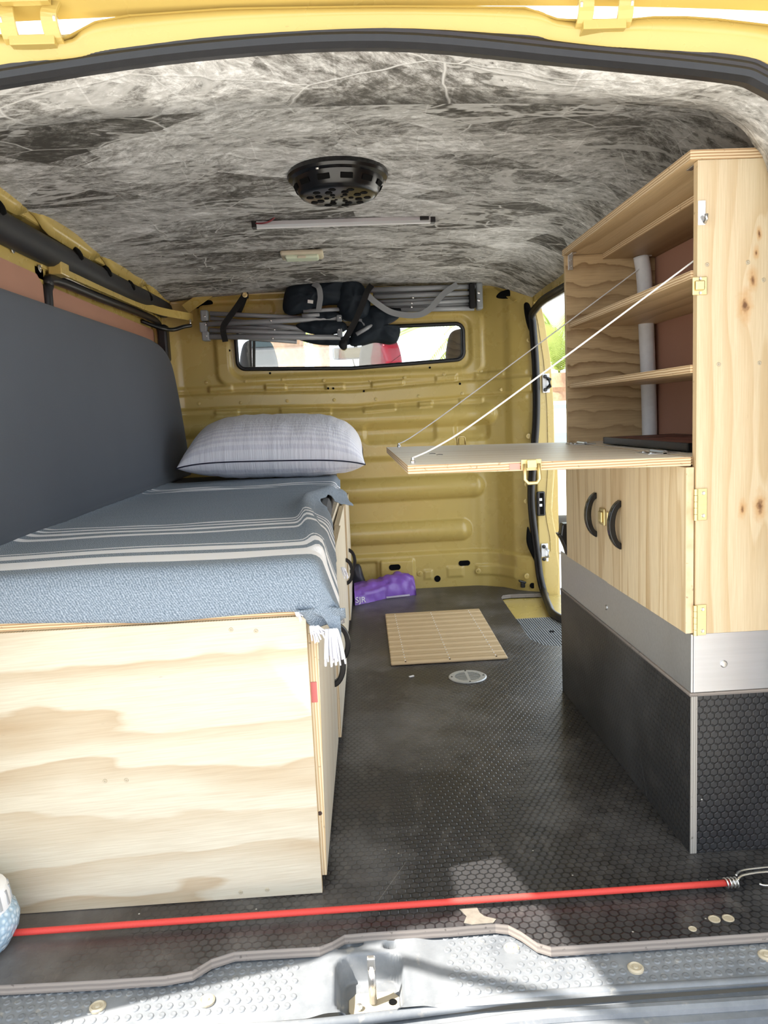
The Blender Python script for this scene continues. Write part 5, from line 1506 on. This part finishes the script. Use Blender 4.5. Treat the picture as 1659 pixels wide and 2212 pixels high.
make('bag_body', V, F, 'purple', pb_, smooth=True)
v, f = g_sweep(catmull([(0.215, 3.185, 0.012), (0.17, 3.183, 0.010), (0.115, 3.186, 0.006)], 5), rect(0.003, 0.007))
make('bag_fold', v, f, plain('pale_lilac_film', (0.55, 0.50, 0.62), 0.4), pb_)
def text_mesh(txt, size, loc, rot, mat, parent, name):
    cu_ = bpy.data.curves.new('t', 'FONT'); cu_.body = txt; cu_.size = size; cu_.extrude = 0.0004
    o = bpy.data.objects.new('t', cu_); COL.objects.link(o)
    dg = bpy.context.evaluated_depsgraph_get()
    me = bpy.data.meshes.new_from_object(o.evaluated_get(dg))
    bpy.data.objects.remove(o, do_unlink=True)
    v = [tuple(Vector(loc) + rot @ Vector(x.co)) for x in me.vertices]; f = [tuple(p.vertices) for p in me.polygons]
    bpy.data.meshes.remove(me)
    return make(name, v, f, mat, parent)
text_mesh('SJR', 0.034, (-0.018, 3.100, 0.012), Matrix.Rotation(math.radians(62), 3, 'X'), 'white_metal', pb_, 'print')
po = blob('pouch', [(-0.035, 0.004), (0.030, 0.002), (0.036, 0.03), (0.022, 0.085), (0.010, 0.128), (-0.010, 0.133), (-0.035, 0.125)], 3.315, 0.045, 'pouch', None, 0.004, 9.0, freq=20)
tag(po, 'dark grey soft pouch standing behind the purple bag at the bulkhead', 'pouch')

# ---------------------------------------------------------------- red bungee across the rear
bu = thing('bungee_cord', 'red elastic bungee cord stretched across the floor at the rear sill', 'bungee cord', (0.0, 1.12, 0.002))
tube('elastic', [(-0.80, 1.122, 0.010), (-0.574, 1.116, 0.012), (0.0, 1.116, 0.012), (0.567, 1.114, 0.012)], 0.0052, 'red_cord', bu, 10, curve=4)
hel = []
for k in range(60):
    t = k / 59
    hel.append((0.560 + 0.022 * t, 1.114 + 0.0072 * math.cos(t * 8 * math.pi), 0.012 + 0.0072 * math.sin(t * 8 * math.pi)))
tube('coil', hel, 0.0016, 'steel', bu, 6)
tube('hook_wire', [(0.582, 1.116, 0.014), (0.595, 1.122, 0.018), (0.64, 1.126, 0.018), (0.665, 1.118, 0.014), (0.650, 1.106, 0.010), (0.622, 1.104, 0.010), (0.612, 1.106, 0.012)], 0.0020, 'steel', bu, 6, curve=6)
tube('hook_wire', [(0.582, 1.122, 0.018), (0.60, 1.132, 0.020), (0.66, 1.136, 0.020)], 0.0020, 'steel', bu, 6, curve=6)

# ---------------------------------------------------------------- moisture absorber at the bench foot
jr = thing('moisture_absorber', 'white-lidded tub of pale blue gel crystals on the floor by the bench end', 'tub', (-0.605, 1.090, 0.0005))
lathe('tub', [(0.030, 0.0), (0.044, 0.006), (0.058, 0.030), (0.061, 0.045), (0.057, 0.060), (0.050, 0.066)], (-0.605, 1.098, 0.0005), 'jar', jr, n=28)
ld = lathe('lid', [(0.050, 0.064), (0.051, 0.070), (0.050, 0.088), (0.046, 0.098), (0.030, 0.104), (0.0, 0.105)], (-0.605, 1.098, 0.0005), 'white_metal', jr, n=28)
for k in range(18):
    t = 2 * math.pi * k / 18
    c = Vector((-0.605 + 0.0500 * math.cos(t), 1.098 + 0.0500 * math.sin(t), 0.082))
    q = Matrix.Rotation(t, 3, 'Z') @ Matrix.Rotation(-0.15, 3, 'Y')
    v, f = g_box((-0.0012, 0.0012), (-0.0022, 0.0022), (-0.010, 0.012))
    make('slot', [tuple(c + q @ Vector(x)) for x in v], f, plain('grey_slot', (0.35, 0.36, 0.38), 0.7) if k == 0 else bpy.data.materials['grey_slot'], ld)

# ================================================================= CAB AND OUTSIDE
def seat(x, y, w_, label, ztop=1.16):
    s = thing('front_seat', label, 'seat', (x, y, -0.0235))
    blob('headrest', [(x - w_ / 2, 1.00), (x - w_ / 2 + .012, ztop - 0.05), (x - w_ / 4, ztop), (x + w_ / 4, ztop), (x + w_ / 2 - .012, ztop - 0.05), (x + w_ / 2, 1.00), (x + w_ / 4, 0.955), (x - w_ / 4, 0.955)], y, 0.11, 'seat', s, 0.001, 1.0)
    for dx in (-0.05, 0.05): tube('headrest_rod', [(x + dx, y, 0.86), (x + dx, y, 0.98)], 0.006, 'steel', s, 8)
    blob('backrest', [(x - .165, 0.30), (x - .175, 0.65), (x - .15, 0.86), (x - .1, 0.90), (x + .1, 0.90), (x + .15, 0.86), (x + .175, 0.65), (x + .165, 0.30)], y + 0.02, 0.17, 'seat', s, 0.002, 2.0)
    box('seat_base', (x - .18, x + .18), (y, y + .5), (0.25, 0.40), 'seat', s, bevel=0.04)
    box('pedestal', (x - .15, x + .15), (y + .05, y + .45), (-0.0235, 0.26), 'grey_trim', s)
seat(-0.425, 3.75, 0.185, 'dark cloth driver-side seat behind the bulkhead glass, farthest from the doorway')
seat(0.160, 3.75, 0.205, 'dark cloth middle seat seen through the bulkhead glass with red reflections', 1.155)
seat(0.572, 3.75, 0.190, 'dark cloth passenger seat in the cab nearest the side doorway', 1.168)
mr = thing('rear_view_mirror', 'small rear-view mirror hanging at the top of the cab windscreen', 'mirror', (0.012, 4.3, 1.09))
box('housing', (-0.080, 0.104), (4.300, 4.335), (1.092, 1.160), 'grey_trim', mr, bevel=0.014)
box('mirror_face', (-0.072, 0.096), (4.297, 4.301), (1.098, 1.154), 'mirror', mr, bevel=0.002)
tube('stem', [(0.05, 4.32, 1.13), (0.05, 4.29, 1.20), (0.05, 4.22, 1.337)], 0.010, 'grey_trim', mr, 8)
tube('cable', [(0.03, 4.33, 1.10), (0.045, 4.34, 1.05), (0.09, 4.35, 1.02), (0.13, 4.35, 1.04), (0.15, 4.34, 1.12), (0.16, 4.34, 1.2)], 0.004, 'grey_trim', mr, 6, curve=6)

# palms -------------------------------------------------------------
def frond_mesh():
    V, F = [], []
    N_ = 22
    for k in range(N_):
        t = k / (N_ - 1)
        y = t * 1.0; z = 0.42 * t - 0.55 * t * t
        wv_ = 0.012 * (1 - t) + 0.003
        V += [(-wv_, y, z), (wv_, y, z)]
    for k in range(N_ - 1): F.append((2 * k, 2 * k + 1, 2 * k + 3, 2 * k + 2))
    for k in range(2, 40):
        t = k / 40
        y = t; z = 0.42 * t - 0.55 * t * t
        ln = 0.30 * (math.sin(math.pi * min(1, t * 0.9 + 0.12)) ** 0.7)
        for s in (-1, 1):
            n0 = len(V)
            V += [(0, y - .010, z), (0, y + .010, z), (s * ln * 0.72, y + 0.17 * ln / 0.3, z - 0.03 - 0.16 * ln)]
            F.append((n0, n0 + 1, n0 + 2))
    me = bpy.data.meshes.new('frond'); me.from_pydata(V, [], F); me.materials.append(M['frond']); me.update()
    return me
FR = frond_mesh()
def palm(x, y, zc, h, spread, n, r, label, upright=0.5, grp='palm trees outside'):
    zg = -0.62
    t = thing('palm_tree', label, 'palm tree', (x, y, zg), grp)
    prof = []
    m = 26
    for k in range(m + 1):
        f_ = k / m
        prof.append((r * (1.15 - 0.25 * f_) * (1.0 + 0.10 * (k % 2)) * (1.35 if f_ > 0.88 else 1.0), (zc - zg) * f_))
    lathe('trunk', prof, (x, y, zg), 'trunk', t, n=12)
    for k in range(n):
        o = bpy.data.objects.new('frond', FR); COL.objects.link(o)
        o.parent = t; o.location = (0, 0, zc - zg)
        el = math.radians(random.uniform(-25, 75)) * (1 if upright < 0.6 else 0.4) + (math.radians(50) if upright >= 0.6 else 0)
        o.rotation_euler = (el, 0, random.uniform(0, 2 * math.pi))
        s = spread * random.uniform(0.8, 1.15); o.scale = (s, s, s)
palm(3.30, 12.0, 1.30, 2.0, 1.0, 20, 0.115, 'young palm with upright bright fronds and short shaggy trunk seen through the side doorway', 0.7)
palm(-0.90, 11.6, 3.4, 4.0, 2.2, 30, 0.26, 'thick pale palm trunk in front of the van beside the driver headrest', 0.4)
palm(-0.62, 19.0, 3.2, 3.6, 2.3, 30, 0.20, 'slim palm seen left of the rear-view mirror through the cab', 0.4)
palm(3.3, 17.0, 2.6, 3.4, 2.6, 34, 0.26, 'bushy palm whose fronds show beside the passenger headrest', 0.4)

# cars --------------------------------------------------------------
def car(x, y, rot, paint_, label, tall=1.0):
    c = thing('car', label, 'car', (x, y, -0.62))
    R = Matrix.Rotation(rot, 3, 'Z')
    def T(v): return tuple(Vector((x, y, -0.62)) + R @ Vector(v))
    def loft(name, secs, mat, par):
        V, F = [], []
        k = len(secs[0])
        for s in secs: V += [T(p) for p in s]
        for i in range(len(secs) - 1):
            for j in range(k):
                q = (j + 1) % k
                F.append((i * k + j, (i + 1) * k + j, (i + 1) * k + q, i * k + q))
        F.append(tuple(range(k))); F.append(tuple((len(secs) - 1) * k + j for j in range(k - 1, -1, -1)))
        return make(name, V, F, mat, par, smooth=False, bevel=0.03)
    h = tall
    def sec(l, w1, z0, z1, w2): return [(-w1, l, z0), (w1, l, z0), (w1, l, z0 + (z1 - z0) * .6), (w2, l, z1), (-w2, l, z1), (-w1, l, z0 + (z1 - z0) * .6)]
    body = loft('body', [sec(-2.05, .78, .30, .72 * h, .70), sec(-1.95, .86, .22, .86 * h, .78), sec(-1.0, .88, .20, .98 * h, .80), sec(1.6, .88, .20, .98 * h, .80), sec(2.0, .84, .28, .92 * h, .76)], paint_, c)
    loft('cabin', [sec(-1.0, .78, .95 * h, .99 * h, .76), sec(-0.25, .76, .95 * h, 1.46 * h, .60), sec(1.1, .76, .95 * h, 1.46 * h, .60), sec(1.9, .74, .93 * h, 1.0 * h, .70)], paint_, c)
    for s in (-1, 1):
        V = [T((s * .775, -.75, 1.0 * h)), T((s * .775, 1.45, 1.0 * h)), T((s * .625, 1.0, 1.42 * h)), T((s * .625, -.22, 1.42 * h)), T((s * .80, -.75, 1.0 * h)), T((s * .80, 1.45, 1.0 * h)), T((s * .65, 1.0, 1.42 * h)), T((s * .65, -.22, 1.42 * h))]
        make('side_window', V, [(0, 1, 2, 3), (7, 6, 5, 4), (0, 4, 5, 1), (1, 5, 6, 2), (2, 6, 7, 3), (3, 7, 4, 0)], 'car_glass', c)
        for l in (-1.3, 1.25):
            lathe('wheel', [(0.20, -.02), (0.32, 0), (0.32, .18), (0.20, .20)], T((s * .89 - (0.10 if s > 0 else -0.10), l, 0.32)), 'tyre', c, tuple(R @ Vector((s, 0, 0))), 20)
        V = [T(q) for q in g_box((s * .62 - .14, s * .62 + .14), (-2.10, -1.9), (.62 * h, .76 * h))[0]]
        make('headlamp', V, g_box((0, 1), (0, 1), (0, 1))[1], 'steel', c, bevel=0.02)
    V = [T((-.70, -.95, 1.01 * h)), T((.70, -.95, 1.01 * h)), T((.56, -.30, 1.43 * h)), T((-.56, -.30, 1.43 * h)), T((-.70, -.99, 1.02 * h)), T((.70, -.99, 1.02 * h)), T((.56, -.34, 1.45 * h)), T((-.56, -.34, 1.45 * h))]
    make('windscreen', V, [(0, 1, 2, 3), (7, 6, 5, 4), (0, 4, 5, 1), (1, 5, 6, 2), (2, 6, 7, 3), (3, 7, 4, 0)], 'car_glass', c)
    V = [T(q) for q in g_box((-.46, .46), (-2.09, -1.95), (.60 * h, .68 * h))[0]]
    make('grille', V, g_box((0, 1), (0, 1), (0, 1))[1], 'black', c)
    V = [T(q) for q in g_box((-.26, .26), (-2.115, -1.99), (.42 * h, .53 * h))[0]]
    make('number_plate', V, g_box((0, 1), (0, 1), (0, 1))[1], 'white_metal', c)
    return c
car(3.05, 9.0, math.radians(75), 'car_white', 'white car parked outside beyond the side doorway below the young palm')
car(1.30, -5.6, math.radians(180), 'car_red', 'red car parked behind the van, mirrored in the bulkhead glass', 1.22)
car(-0.90, -5.8, math.radians(180), 'car_white', 'white car parked behind the van beside the red one', 1.22)

wb = thing('cool_box', 'white cool box with lid standing on the ground outside the side doorway', 'cool box', (1.16, 3.75, -0.62))
box('body', (0.925, 1.40), (3.60, 3.95), (-0.62, 0.075), 'white_metal', wb, bevel=0.012)
box('lid', (0.918, 1.407), (3.593, 3.957), (0.078, 0.105), 'white_metal', wb, bevel=0.008)
